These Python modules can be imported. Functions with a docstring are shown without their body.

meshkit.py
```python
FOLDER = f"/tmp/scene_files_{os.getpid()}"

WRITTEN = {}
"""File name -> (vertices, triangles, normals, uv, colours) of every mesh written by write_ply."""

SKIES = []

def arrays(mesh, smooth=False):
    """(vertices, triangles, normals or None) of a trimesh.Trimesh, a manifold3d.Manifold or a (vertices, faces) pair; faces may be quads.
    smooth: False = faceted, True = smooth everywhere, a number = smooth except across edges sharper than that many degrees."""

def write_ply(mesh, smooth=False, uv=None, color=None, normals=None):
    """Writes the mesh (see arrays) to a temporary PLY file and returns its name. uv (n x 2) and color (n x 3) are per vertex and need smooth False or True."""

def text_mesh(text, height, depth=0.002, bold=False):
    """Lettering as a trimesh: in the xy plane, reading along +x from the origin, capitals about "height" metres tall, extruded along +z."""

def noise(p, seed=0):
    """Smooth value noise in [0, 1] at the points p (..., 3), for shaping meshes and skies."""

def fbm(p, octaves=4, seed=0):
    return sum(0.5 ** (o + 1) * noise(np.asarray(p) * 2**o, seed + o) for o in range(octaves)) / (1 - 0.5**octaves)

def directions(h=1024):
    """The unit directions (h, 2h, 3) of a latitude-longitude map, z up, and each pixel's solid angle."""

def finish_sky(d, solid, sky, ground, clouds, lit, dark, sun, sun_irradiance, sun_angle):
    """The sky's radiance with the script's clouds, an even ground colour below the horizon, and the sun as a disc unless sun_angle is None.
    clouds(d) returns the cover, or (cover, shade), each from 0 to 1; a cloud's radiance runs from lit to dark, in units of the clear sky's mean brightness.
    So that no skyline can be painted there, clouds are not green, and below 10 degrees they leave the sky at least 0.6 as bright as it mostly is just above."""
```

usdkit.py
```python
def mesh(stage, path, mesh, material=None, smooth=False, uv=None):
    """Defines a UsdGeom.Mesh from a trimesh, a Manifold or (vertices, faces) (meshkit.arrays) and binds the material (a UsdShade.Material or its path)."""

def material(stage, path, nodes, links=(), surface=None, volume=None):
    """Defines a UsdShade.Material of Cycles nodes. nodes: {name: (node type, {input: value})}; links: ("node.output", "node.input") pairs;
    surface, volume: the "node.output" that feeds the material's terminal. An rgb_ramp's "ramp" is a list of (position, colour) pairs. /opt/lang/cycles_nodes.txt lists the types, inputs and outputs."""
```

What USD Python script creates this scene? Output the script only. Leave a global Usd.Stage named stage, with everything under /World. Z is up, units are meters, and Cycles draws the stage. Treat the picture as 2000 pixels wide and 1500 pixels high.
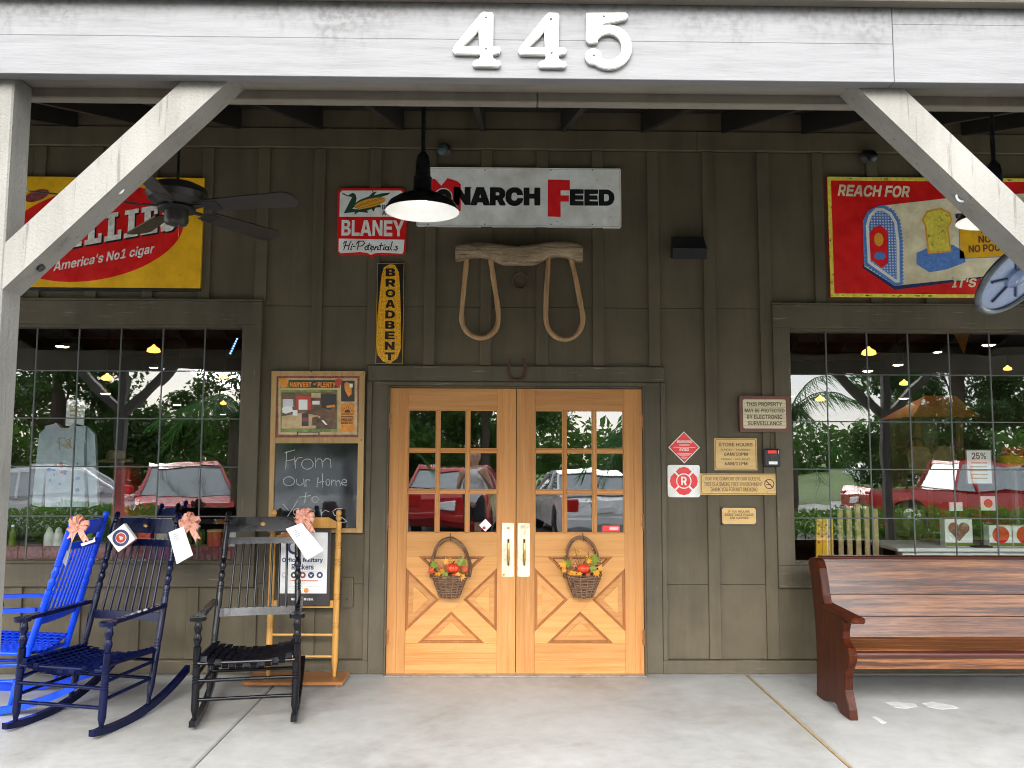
import math, random, glob
import numpy as np, trimesh, usdkit, meshkit
import manifold3d as m3
from pxr import Usd, UsdGeom, UsdLux, UsdShade, Gf, Sdf
from shapely.geometry import Polygon, LineString, Point, box as sbox, MultiPolygon
from shapely import affinity, union_all

# ---------------------------------------------------------------- camera, sky, sun, exposure
stage = Usd.Stage.CreateInMemory()
UsdGeom.SetStageUpAxis(stage, UsdGeom.Tokens.z); UsdGeom.SetStageMetersPerUnit(stage, 1.0)
UsdGeom.Xform.Define(stage, '/World'); UsdGeom.Scope.Define(stage, '/World/Looks')
FPX, TILT, YAW, ROLL = 1604.3, 0.08664, 0.01402, 0.003784
EYE = np.array([0.0, -5.936, 1.5442])
def _axes():
    cy, sy, ct, st = math.cos(YAW), math.sin(YAW), math.cos(TILT), math.sin(TILT)
    f = np.array([sy*ct, cy*ct, st]); r = np.array([cy, -sy, 0.0]); u = np.cross(r, f)
    c, s = math.cos(ROLL), math.sin(ROLL)
    return r*c+u*s, -r*s+u*c, f
RI, UP, FW = _axes()
cam = UsdGeom.Camera.Define(stage, '/World/camera')
cam.CreateHorizontalApertureAttr(36.0); cam.CreateVerticalApertureAttr(27.0)
cam.CreateFocalLengthAttr(36.0*FPX/2000); cam.CreateClippingRangeAttr(Gf.Vec2f(0.05, 600))
cam.AddTransformOp().Set(Gf.Matrix4d(*RI, 0, *UP, 0, *(-FW), 0, *EYE, 1))
EXPOSURE = 2.5
cam.CreateExposureAttr(EXPOSURE)
SUN_DIR = np.array([-0.13, -0.88, 0.46]); SUN_DIR /= np.linalg.norm(SUN_DIR)
SUN_I, SUN_ANGLE, SKY_S, CLOUD = 0.56, 50.0, 0.10, 8.5
sun = UsdLux.DistantLight.Define(stage, '/World/sun')
sun.CreateIntensityAttr(SUN_I); sun.CreateAngleAttr(SUN_ANGLE); sun.CreateNormalizeAttr(True); sun.CreateColorAttr(Gf.Vec3f(1, .98, .95))
_z = SUN_DIR; _x = np.cross([0, 1, 0], _z); _x /= np.linalg.norm(_x); _y = np.cross(_z, _x)
sun.AddTransformOp().Set(Gf.Matrix4d(*_x, 0, *_y, 0, *_z, 0, 0, 0, 30, 1))
sky = UsdLux.DomeLight.Define(stage, '/World/sky')
sky.GetPrim().SetCustomDataByKey('kind', 'structure'); sky.GetPrim().SetCustomDataByKey('label', 'pale bright overcast sky over the car park')
skm = usdkit.material(stage, '/World/Looks/sky', {
    's': ('sky_texture', {'sky_type': 'single_scattering', 'sun_disc': False, 'sun_elevation': math.asin(SUN_DIR[2]), 'sun_rotation': math.atan2(SUN_DIR[0], SUN_DIR[1])}),
    'c': ('texture_coordinate', {}), 'n': ('noise_texture', {'scale': 2.2, 'detail': 5.0, 'roughness': .55}),
    'r': ('rgb_ramp', {'ramp': [(0, (.62, .62, .62)), (.45, (.72, .72, .72)), (.7, (1, 1, 1))]}),
    'w': ('rgb_ramp', {'ramp': [(0, (.86*CLOUD, .9*CLOUD, .96*CLOUD)), (1, (CLOUD, CLOUD, CLOUD))]}),
    'x': ('mix_color', {'use_clamp_result': False}), 'b': ('background_shader', {'strength': SKY_S})},
    [('c.generated', 'n.vector'), ('n.fac', 'r.fac'), ('n.fac', 'w.fac'), ('r.color', 'x.fac'), ('s.color', 'x.a'), ('w.color', 'x.b'), ('x.result', 'b.color')], surface='b.background')
UsdShade.MaterialBindingAPI.Apply(sky.GetPrim()).Bind(skm)

# ---------------------------------------------------------------- helpers
rng = random.Random(7); nrng = np.random.default_rng(7)
def at(px, py, y=None, z=None, x=None):
    """The point of a known plane that was measured at this place in the photograph."""
    d = FW + RI*(px-1000)/FPX - UP*(py-750)/FPX
    k = (y-EYE[1])/d[1] if y is not None else (z-EYE[2])/d[2] if z is not None else (x-EYE[0])/d[0]
    return EYE + k*d
def wb(x0, y0, x1, y1, y=0.0):
    """x0, x1, z0, z1 on the plane y of a rectangle measured in the photograph."""
    a, b, c, d = at(x0, y0, y), at(x1, y0, y), at(x0, y1, y), at(x1, y1, y)
    return (a[0]+c[0])/2, (b[0]+d[0])/2, (c[2]+d[2])/2, (a[2]+b[2])/2
_used = {}
def uname(parent, name):
    k = (parent, name); n = _used.get(k, 0); _used[k] = n+1
    return f'{parent}/{name}' if n == 0 else f'{parent}/{name}_{n:03d}'
ORG = {}
def thing(name, label, cat, loc=(0, 0, 0), rz=0.0, group=None, local=False, kind=None):
    p = uname('/World', name)
    x = UsdGeom.Xform.Define(stage, p); x.AddTranslateOp().Set(Gf.Vec3d(*map(float, loc)))
    if rz: x.AddRotateZOp().Set(math.degrees(rz))
    tagp(x.GetPrim(), label, cat, group, kind)
    ORG[p] = None if local else np.array(loc, float)
    return p
def tagp(o, label=None, cat=None, group=None, kind=None):
    for k, v in (('label', label), ('category', cat), ('group', group), ('kind', kind)):
        if v: o.SetCustomDataByKey(k, v)
def setting(name, label, loc=(0, 0, 0)):
    p = uname('/World', name)
    x = UsdGeom.Xform.Define(stage, p); x.AddTranslateOp().Set(Gf.Vec3d(*map(float, loc)))
    tagp(x.GetPrim(), label, None, None, 'structure'); ORG[p] = np.array(loc, float)
    return p
def part(parent, name, mesh, mat, smooth=False, label=None, kind=None):
    root = '/'.join(parent.split('/')[:3]); o = ORG.get(root)
    if isinstance(mesh, list): mesh = trimesh.util.concatenate([tm(x) for x in mesh])
    mesh = tm(mesh)
    if o is not None and np.any(o):
        mesh = mesh.copy(); mesh.apply_translation(-o)
    p = uname(parent, name)
    m = usdkit.mesh(stage, p, mesh, M(mat), smooth=smooth)
    tagp(m.GetPrim(), label, None, None, kind)
    return p
def single(name, mesh, mat, label, cat, group=None, smooth=False, kind=None):
    if isinstance(mesh, list): mesh = trimesh.util.concatenate([tm(x) for x in mesh])
    m = usdkit.mesh(stage, uname('/World', name), tm(mesh), M(mat), smooth=smooth)
    tagp(m.GetPrim(), label, cat, group, kind)
def copies(src, name, label, cat, loc, rz=0, group=None, scale=None):
    p = uname('/World', name); x = UsdGeom.Xform.Define(stage, p)
    x.GetPrim().GetReferences().AddInternalReference(src)
    x.ClearXformOpOrder(); x.AddTranslateOp().Set(Gf.Vec3d(*map(float, loc))); x.AddRotateZOp().Set(math.degrees(rz))
    if scale: x.AddScaleOp().Set(Gf.Vec3f(scale, scale, scale))
    x.GetPrim().SetInstanceable(True); tagp(x.GetPrim(), label, cat, group)
    return p
def tm(m):
    if isinstance(m, trimesh.Trimesh): return m
    if hasattr(m, 'to_mesh'):
        q = m.to_mesh(); return trimesh.Trimesh(q.vert_properties[:, :3], q.tri_verts, process=False)
    v, f = m; f = np.asarray(f)
    if f.shape[1] == 4: f = np.vstack([f[:, [0, 1, 2]], f[:, [0, 2, 3]]])
    return trimesh.Trimesh(np.asarray(v, float), f, process=False)
cat_ = lambda L: trimesh.util.concatenate([tm(x) for x in L])

_CB = None
def bx(x0, x1, y0, y1, z0, z1, b=0.003):
    """A box with chamfered edges (44 triangles)."""
    global _CB
    x0, x1 = sorted((x0, x1)); y0, y1 = sorted((y0, y1)); z0, z1 = sorted((z0, z1))
    b = min(b, .45*min(x1-x0, y1-y0, z1-z0))
    def pts(b, h):
        out = []
        for sx in (-1, 1):
            for sy in (-1, 1):
                for sz in (-1, 1):
                    c = np.array([sx*h[0], sy*h[1], sz*h[2]]); s = np.array([sx, sy, sz])*b
                    for k in range(3):
                        q = c-s; q[k] = c[k]; out.append(q)
        return np.array(out)
    if _CB is None:
        P = pts(.2, (1, 1, 1)); h = trimesh.convex.convex_hull(P)
        from scipy.spatial import cKDTree
        _CB = cKDTree(P).query(h.vertices)[1][h.faces]
    h = np.array([x1-x0, y1-y0, z1-z0])/2
    if b <= 1e-5: return trimesh.creation.box(bounds=[[x0, y0, z0], [x1, y1, z1]])
    return trimesh.Trimesh(pts(b, h)+[(x0+x1)/2, (y0+y1)/2, (z0+z1)/2], _CB.copy(), process=False)
def bar(p0, p1, w, h, up=(0, 0, 1), b=.003):
    """A chamfered stick from p0 to p1; w across, h along up."""
    p0, p1 = np.array(p0, float), np.array(p1, float); L = np.linalg.norm(p1-p0); d = (p1-p0)/L
    s = np.cross(d, up); s /= np.linalg.norm(s); u = np.cross(s, d)
    m = bx(0, L, -w/2, w/2, -h/2, h/2, b); T = np.eye(4); T[:3, 0], T[:3, 1], T[:3, 2], T[:3, 3] = d, -s, u, p0
    m.apply_transform(T); return m
def cyl(p0, p1, r0, r1=None, n=12, caps=True):
    return lathe([(r0, 0), (r0 if r1 is None else r1, 1)], p0, p1, n, caps)
def lathe(prof, p0=(0, 0, 0), p1=(0, 0, 1), n=16, caps=True):
    """prof: (radius, t) along the axis p0-p1."""
    p0, p1 = np.array(p0, float), np.array(p1, float); d = p1-p0; a = d/np.linalg.norm(d)
    s = np.cross(a, [0, 0, 1.0] if abs(a[2]) < .9 else [1.0, 0, 0]); s /= np.linalg.norm(s); u = np.cross(a, s)
    ang = np.arange(n)*2*math.pi/n; ring = np.cos(ang)[:, None]*s+np.sin(ang)[:, None]*u
    V = np.vstack([p0+d*t+ring*r for r, t in prof]); F = []
    for i in range(len(prof)-1):
        for j in range(n):
            k = (j+1) % n; F += [(i*n+j, i*n+k, (i+1)*n+k), (i*n+j, (i+1)*n+k, (i+1)*n+j)]
    if caps:
        V = np.vstack([V, p0+d*prof[0][1], p0+d*prof[-1][1]]); c0, c1 = len(V)-2, len(V)-1; e = (len(prof)-1)*n
        for j in range(n):
            k = (j+1) % n; F += [(c0, k, j), (c1, e+j, e+k)]
    m = trimesh.Trimesh(V, F, process=False); 
    return m
def tube(P, r, n=8, closed=False):
    P = np.asarray(P, float); k = len(P); r = np.broadcast_to(r, (k,))
    T = (np.roll(P, -1, 0)-np.roll(P, 1, 0)) if closed else np.gradient(P, axis=0)
    T /= np.linalg.norm(T, axis=1, keepdims=True)+1e-12
    N = np.zeros_like(P); a = np.cross(T[0], [0, 0, 1.0] if abs(T[0][2]) < .9 else [1.0, 0, 0]); N[0] = a/np.linalg.norm(a)
    for i in range(1, k):
        a = N[i-1]-T[i]*(N[i-1]@T[i]); N[i] = a/(np.linalg.norm(a)+1e-12)
    B = np.cross(T, N); ang = np.arange(n)*2*math.pi/n
    V = (P[:, None]+r[:, None, None]*(np.cos(ang)[None, :, None]*N[:, None]+np.sin(ang)[None, :, None]*B[:, None])).reshape(-1, 3); F = []
    for i in range(k if closed else k-1):
        i2 = (i+1) % k
        for j in range(n):
            l = (j+1) % n; F += [(i*n+j, i*n+l, i2*n+l), (i*n+j, i2*n+l, i2*n+j)]
    if not closed:
        V = np.vstack([V, P[0], P[-1]]); c0, c1, e = len(V)-2, len(V)-1, (k-1)*n
        for j in range(n):
            l = (j+1) % n; F += [(c0, l, j), (c1, e+j, e+l)]
    return trimesh.Trimesh(V, F, process=False)
def polys(g):
    if g.is_empty: return []
    return [q for q in getattr(g, 'geoms', [g]) if q.geom_type == 'Polygon' and q.area > 1e-9]
def prism(g, y, d):
    """A shape drawn in x and z, its front face at y, d deep towards the wall."""
    L = []
    for q in polys(g):
        m = trimesh.creation.extrude_polygon(q, d, engine='earcut'); v = np.array(m.vertices)
        m.vertices = np.stack([v[:, 0], y+d-v[:, 2], v[:, 1]], 1); L.append(m)
    return trimesh.util.concatenate(L)
def rr(x0, x1, z0, z1, r=.01): return sbox(x0+r, z0+r, x1-r, z1-r).buffer(r, 6)
def ico(c, r, s=1): m = trimesh.creation.icosphere(s, r); m.apply_translation(c); return m
_fonts = {}
def glyphs(text, weight=400, slant=0.0, size=72):
    """Lettering as a flat shape; baseline at 0, capitals 1 high."""
    from PIL import Image, ImageDraw, ImageFont
    if weight not in _fonts:
        f = ImageFont.truetype(glob.glob('/opt/blender-*/*/datafiles/fonts/Inter.woff2')[0], size); f.set_variation_by_axes([32, weight]); _fonts[weight] = f
    font = _fonts[weight]; x0, y0, x1, y1 = font.getbbox(text, anchor='ls')
    im = Image.new('L', (x1-x0+8, y1-y0+8)); ImageDraw.Draw(im).text((4-x0, 4-y0), text, 255, font, anchor='ls')
    on = np.pad(np.asarray(im) > 127, ((0, 0), (1, 1))).astype(np.int8)
    rows, st = np.nonzero(np.diff(on, axis=1) == 1); en = np.nonzero(np.diff(on, axis=1) == -1)[1]
    from shapely import box as vbox
    g = union_all(vbox(st, -rows-1, en, -rows)).buffer(.6).buffer(-.6).simplify(.75)
    s = 1/(size*.727)
    return affinity.affine_transform(g, [s, slant*s, 0, s, (-4+x0*0)*s+slant*s*(4-y0), (4-y0)*s])
def fit(g, x0, x1, z0, z1):
    a, b, c, d = g.bounds; sx, sz = (x1-x0)/(c-a), (z1-z0)/(d-b)
    return affinity.affine_transform(g, [sx, 0, 0, sz, x0-a*sx, z0-b*sz])
def lettering(parent, text, box, y, mat, weight=400, slant=0.0, rot=0.0, depth=.0012, label=None):
    """text set to fill the photo box (px) on plane y."""
    g = fit(glyphs(text, weight, slant), *(wb(*box, y) if max(box) > 40 else box))
    if rot: g = affinity.rotate(g, rot, origin='center')
    return part(parent, 'lettering', prism(g, y, depth), mat, label=label)

# ---------------------------------------------------------------- materials
_mats, _defs = {}, {}
def M(name):
    if name not in _mats: _mats[name] = _defs[name]('/World/Looks/'+name)
    return _mats[name]
def plain(name, c, rough=.5, metal=0.0, vary=.12, scale=9.0, bump=.0, bscale=60.0, coat=0.0, spec=.5, stretch=(1, 1, 1), emit=None, chips=None):
    """A colour that drifts a little with position, with optional fine relief."""
    c = np.array(c, float)
    def mk(path):
        n = {'g': ('geometry', {}), 'm': ('mapping', {'scale': stretch}), 'n': ('noise_texture', {'scale': scale, 'detail': 4.0, 'roughness': .6}),
             'r': ('rgb_ramp', {'ramp': [(.3, tuple(c*(1-vary))), (.7, tuple(np.minimum(c*(1+vary), .95)))]}),
             'rr': ('map_range', {'from_min': .3, 'from_max': .7, 'to_min': max(rough-.08, .02), 'to_max': min(rough+.08, 1)}),
             'p': ('principled_bsdf', {'metallic': metal, 'coat_weight': coat, 'coat_roughness': .08, 'specular_ior_level': spec})}
        l = [('g.position', 'm.vector'), ('m.vector', 'n.vector'), ('n.fac', 'r.fac'), ('r.color', 'p.base_color'), ('n.fac', 'rr.value'), ('rr.result', 'p.roughness')]
        if bump:
            n['n2'] = ('noise_texture', {'scale': bscale, 'detail': 3.0, 'roughness': .6}); n['b'] = ('bump', {'strength': bump, 'distance': .004})
            l += [('m.vector', 'n2.vector'), ('n2.fac', 'b.height'), ('b.normal', 'p.normal')]
        if chips:
            n['cn'] = ('noise_texture', {'scale': 26.0, 'detail': 6.0, 'roughness': .72}); n['cr'] = ('rgb_ramp', {'ramp': [(chips, (0, 0, 0)), (chips+.035, (.85, .85, .85))]}); n['cx'] = ('mix_color', {'b': (.10, .045, .02)})
            n['fn'] = ('noise_texture', {'scale': 4.0, 'detail': 5.0, 'roughness': .65}); n['fr'] = ('rgb_ramp', {'ramp': [(.35, (.80, .78, .74)), (.6, (1, 1, 1))]}); n['fx'] = ('mix_color', {'blend_type': 'multiply', 'fac': 1.0})
            l = [q for q in l if q[1] != 'p.base_color']+[('g.position', 'cn.vector'), ('cn.fac', 'cr.fac'), ('cr.color', 'cx.fac'), ('g.position', 'fn.vector'), ('fn.fac', 'fr.fac'), ('r.color', 'fx.a'), ('fr.color', 'fx.b'), ('fx.result', 'cx.a'), ('cx.result', 'p.base_color')]
        if emit: n['p'][1].update(emission_color=emit[0], emission_strength=emit[1])
        return usdkit.material(stage, path, n, l, surface='p.BSDF')
    _defs[name] = mk
def wood(name, stops, axis, rough=.4, coat=0.0, scale=11.0, vary=.35, bump=.15, grain=14.0, spec=.5):
    """Grain drawn out along one axis; every piece has its own figure and tone."""
    st = [1.0, 1.0, 1.0]; st[axis] = 1/grain
    def mk(path):
        n = {'g': ('texture_coordinate', {}), 'gp': ('geometry', {}), 'o': ('object_info', {}), 'off': ('vector_math', {'math_type': 'scale', 'vector1': (17.3, 9.1, 23.7)}), 'add': ('vector_math', {'math_type': 'add'}),
             'm': ('mapping', {'scale': tuple(np.array(st)*scale)}), 'n': ('noise_texture', {'scale': 1.0, 'detail': 5.0, 'roughness': .62, 'distortion': .6}),
             'f': ('noise_texture', {'scale': 7.0, 'detail': 3.0, 'roughness': .7}), 'mx': ('mix_float', {'fac': .35}),
             'r': ('rgb_ramp', {'ramp': stops}), 'hv': ('map_range', {'from_min': 0.0, 'from_max': 1.0, 'to_min': 1-vary/2, 'to_max': 1+vary/2}),
             'h': ('hsv', {'hue': .5, 'saturation': 1.0}), 'b': ('bump', {'strength': bump, 'distance': .003}),
             'p': ('principled_bsdf', {'roughness': rough, 'coat_weight': coat, 'coat_roughness': .12, 'specular_ior_level': spec})}
        l = [('gp.position', 'add.vector1'), ('o.random', 'off.scale'), ('off.vector', 'add.vector2'), ('add.vector', 'm.vector'), ('m.vector', 'n.vector'), ('m.vector', 'f.vector'),
             ('n.fac', 'mx.a'), ('f.fac', 'mx.b'), ('mx.result', 'r.fac'), ('o.random', 'hv.value'), ('r.color', 'h.color'), ('hv.result', 'h.value'), ('h.color', 'p.base_color'), ('f.fac', 'b.height'), ('b.normal', 'p.normal')]
        return usdkit.material(stage, path, n, l, surface='p.BSDF')
    _defs[name] = mk
def paint(name, base, wear, axis, amount=.62, rough=.6, bump=.5):
    """Old paint on rough-sawn board: saw texture, faint streaks where it has worn along the grain."""
    st = [1.0, 1.0, 1.0]; st[axis] = .06; b = np.array(base, float)
    def mk(path):
        n = {'g': ('geometry', {}), 'm': ('mapping', {'scale': tuple(np.array(st)*60)}), 'n': ('noise_texture', {'scale': 1.0, 'detail': 4.0, 'roughness': .65}),
             'big': ('noise_texture', {'scale': 2.3, 'detail': 4.0, 'roughness': .6}), 'sw': ('noise_texture', {'scale': 150.0, 'detail': 2.0}), 'sm': ('mapping', {'scale': (1, 1, 1)}),
             'r': ('rgb_ramp', {'ramp': [(.25, tuple(b*.78)), (.5, tuple(b)), (.75, tuple(b*1.22))]}),
             'w': ('rgb_ramp', {'ramp': [(amount, (0, 0, 0)), (amount+.1, (1, 1, 1))]}), 'x': ('mix_color', {'b': tuple(wear)}),
             'dm': ('mapping', {'scale': (5.0, 5.0, .55)}), 'dn': ('noise_texture', {'scale': 1.0, 'detail': 6.0, 'roughness': .7}), 'dr': ('rgb_ramp', {'ramp': [(.34, (.78, .77, .76)), (.52, (1, 1, 1)), (.72, (1.08, 1.08, 1.09))]}), 'dx': ('mix_color', {'blend_type': 'multiply', 'fac': 1.0, 'use_clamp': False}),
             'mh': ('mix_float', {'fac': .5}), 'bp': ('bump', {'strength': bump, 'distance': .003}), 'p': ('principled_bsdf', {'roughness': rough, 'specular_ior_level': .35})}
        l = [('g.position', 'm.vector'), ('m.vector', 'n.vector'), ('g.position', 'big.vector'), ('g.position', 'sw.vector'), ('big.fac', 'r.fac'), ('n.fac', 'w.fac'), ('w.color', 'x.fac'), ('r.color', 'x.a'), ('g.position', 'dm.vector'), ('dm.vector', 'dn.vector'), ('dn.fac', 'dr.fac'), ('x.result', 'dx.a'), ('dr.color', 'dx.b'),
             ('dx.result', 'p.base_color'), ('n.fac', 'mh.a'), ('sw.fac', 'mh.b'), ('mh.result', 'bp.height'), ('bp.normal', 'p.normal')]
        return usdkit.material(stage, path, n, l, surface='p.BSDF')
    _defs[name] = mk
def glassy(name, tint=(1, 1, 1), ior=1.5, rough=0.0, dirt=.0):
    def mk(path):
        n = {'t': ('transparent_bsdf', {'color': tint}), 'g': ('glossy_bsdf', {'color': (1, 1, 1), 'roughness': rough}), 'f': ('fresnel', {'IOR': ior}), 'wn': ('noise_texture', {'scale': 3.2, 'detail': 1.0}), 'wb': ('bump', {'strength': 1.0, 'distance': .0009}), 'ge': ('geometry', {}), 'k': ('math', {'math_type': 'multiply_add', 'value2': -1.0, 'value3': 1.0}), 'mu': ('math', {'math_type': 'multiply'}), 'x': ('mix_closure', {})}
        return usdkit.material(stage, path, n, [('ge.position', 'wn.vector'), ('wn.fac', 'wb.height'), ('wb.normal', 'g.normal'), ('ge.backfacing', 'k.value1'), ('f.fac', 'mu.value1'), ('k.value', 'mu.value2'), ('mu.value', 'x.fac'), ('t.BSDF', 'x.closure1'), ('g.BSDF', 'x.closure2')], surface='x.closure')
    _defs[name] = mk
def leaf(name, c1, c2, trans=.5):
    def mk(path):
        n = {'g': ('geometry', {}), 'r': ('rgb_ramp', {'ramp': [(0, c1), (1, c2)]}), 'd': ('principled_bsdf', {'roughness': .45}), 't': ('translucent_bsdf', {}), 'x': ('mix_closure', {'fac': trans})}
        return usdkit.material(stage, path, n, [('g.random_per_island', 'r.fac'), ('r.color', 'd.base_color'), ('r.color', 't.color'), ('d.BSDF', 'x.closure1'), ('t.BSDF', 'x.closure2')], surface='x.closure')
    _defs[name] = mk
def glow(name, c, s):
    _defs[name] = lambda path: usdkit.material(stage, path, {'e': ('emission', {'color': c, 'strength': s})}, [], surface='e.emission')

WALLC = (.096, .078, .047)
paint('wall_paint', WALLC, (.16, .145, .11), 2, .68, .62, .45)
paint('trim_paint', (.090, .074, .047), (.18, .17, .14), 0, .61, .58, .55)
paint('trim_paint_upright', (.090, .074, .047), (.22, .21, .18), 2, .66, .58, .5)
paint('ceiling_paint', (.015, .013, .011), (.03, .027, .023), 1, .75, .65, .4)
def _beam(path):
    n = {'g': ('geometry', {}), 'm': ('mapping', {'scale': (4, 40, 40)}), 'n': ('noise_texture', {'scale': 1.0, 'detail': 5.0, 'roughness': .68}),
         'v': ('mapping', {'scale': (3.2, 3.2, .8)}), 'st': ('noise_texture', {'scale': 1.6, 'detail': 6.0, 'roughness': .7}), 'sx': ('separate_xyz', {}),
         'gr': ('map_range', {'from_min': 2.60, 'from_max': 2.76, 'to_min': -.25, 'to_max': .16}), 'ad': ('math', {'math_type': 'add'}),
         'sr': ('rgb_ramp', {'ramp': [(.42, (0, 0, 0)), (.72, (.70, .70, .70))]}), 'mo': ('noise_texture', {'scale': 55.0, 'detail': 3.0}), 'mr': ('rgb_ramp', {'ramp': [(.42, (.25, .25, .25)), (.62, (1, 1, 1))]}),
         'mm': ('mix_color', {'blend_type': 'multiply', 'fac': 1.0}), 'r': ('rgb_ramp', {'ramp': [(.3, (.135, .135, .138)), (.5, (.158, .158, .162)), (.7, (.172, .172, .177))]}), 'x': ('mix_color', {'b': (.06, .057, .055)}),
         'bp': ('bump', {'strength': .55, 'distance': .004}), 'p': ('principled_bsdf', {'roughness': .65, 'specular_ior_level': .3})}
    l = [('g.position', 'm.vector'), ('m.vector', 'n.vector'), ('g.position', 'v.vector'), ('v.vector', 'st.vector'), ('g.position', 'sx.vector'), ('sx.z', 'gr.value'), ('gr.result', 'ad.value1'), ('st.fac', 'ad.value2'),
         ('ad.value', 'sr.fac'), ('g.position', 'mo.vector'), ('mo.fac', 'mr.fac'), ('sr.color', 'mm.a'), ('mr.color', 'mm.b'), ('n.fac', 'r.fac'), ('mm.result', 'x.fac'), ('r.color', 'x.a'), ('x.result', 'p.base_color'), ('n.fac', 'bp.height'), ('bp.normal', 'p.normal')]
    return usdkit.material(stage, path, n, l, surface='p.BSDF')
_defs['beam_paint'] = _beam
paint('post_paint', (.175, .168, .150), (.11, .10, .09), 2, .60, .65, 1.0)
paint('soffit_paint', (.17, .15, .12), (.13, .115, .09), 0, .62, .65, .4)
def _concrete(path):
    n = {'g': ('geometry', {}), 'a': ('noise_texture', {'scale': 1.1, 'detail': 6.0, 'roughness': .62, 'distortion': .4}), 'b': ('noise_texture', {'scale': 9.0, 'detail': 5.0, 'roughness': .7}), 'c': ('noise_texture', {'scale': 170.0, 'detail': 2.0}),
         'ab': ('mix_float', {'fac': .38}), 'r': ('rgb_ramp', {'ramp': [(.30, (.28, .278, .265)), (.45, (.375, .376, .366)), (.62, (.45, .453, .445))]}),
         'v': ('voronoi_texture', {'scale': 42.0}), 'vr': ('rgb_ramp', {'ramp': [(.0, (1, 1, 1)), (.07, (0, 0, 0))]}), 'sp': ('mix_color', {'b': (.62, .61, .58)}),
         'st': ('noise_texture', {'scale': .75, 'detail': 7.0, 'roughness': .68, 'distortion': .8}), 'sr': ('rgb_ramp', {'ramp': [(.36, (.78, .75, .70)), (.52, (1, 1, 1))]}), 'sm': ('mix_color', {'blend_type': 'multiply', 'fac': .8}), 'gt': ('voronoi_texture', {'scale': 13.0}), 'gr': ('rgb_ramp', {'ramp': [(.0, (.35, .32, .28)), (.045, (1, 1, 1))]}), 'gm': ('mix_color', {'blend_type': 'multiply', 'fac': .7}), 'f': ('mix_color', {'blend_type': 'multiply', 'fac': .28}), 'cr': ('rgb_ramp', {'ramp': [(.35, (.6, .6, .6)), (.65, (1, 1, 1))]}),
         'bp': ('bump', {'strength': .16, 'distance': .004}), 'p': ('principled_bsdf', {'roughness': .55, 'specular_ior_level': .4})}
    l = [('g.position', 'a.vector'), ('g.position', 'b.vector'), ('g.position', 'c.vector'), ('a.fac', 'ab.a'), ('b.fac', 'ab.b'), ('ab.result', 'r.fac'), ('g.position', 'v.vector'), ('v.distance', 'vr.fac'), ('vr.color', 'sp.fac'), ('r.color', 'sp.a'),
         ('c.fac', 'cr.fac'), ('sp.result', 'f.a'), ('cr.color', 'f.b'), ('g.position', 'st.vector'), ('st.fac', 'sr.fac'), ('f.result', 'sm.a'), ('sr.color', 'sm.b'), ('g.position', 'gt.vector'), ('gt.distance', 'gr.fac'), ('sm.result', 'gm.a'), ('gr.color', 'gm.b'), ('gm.result', 'p.base_color'), ('c.fac', 'bp.height'), ('bp.normal', 'p.normal')]
    return usdkit.material(stage, path, n, l, surface='p.BSDF')
_defs['concrete'] = _concrete
plain('joint_filler', (.34, .235, .125), .8, vary=.25, scale=25, bump=.3)
plain('joint_dark', (.27, .26, .245), .85)
plain('asphalt', (.085, .085, .088), .85, vary=.2, scale=3, bump=.3, bscale=120)
plain('lawn_green', (.10, .17, .035), .9, vary=.4, scale=.6, bump=.6, bscale=20)
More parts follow.
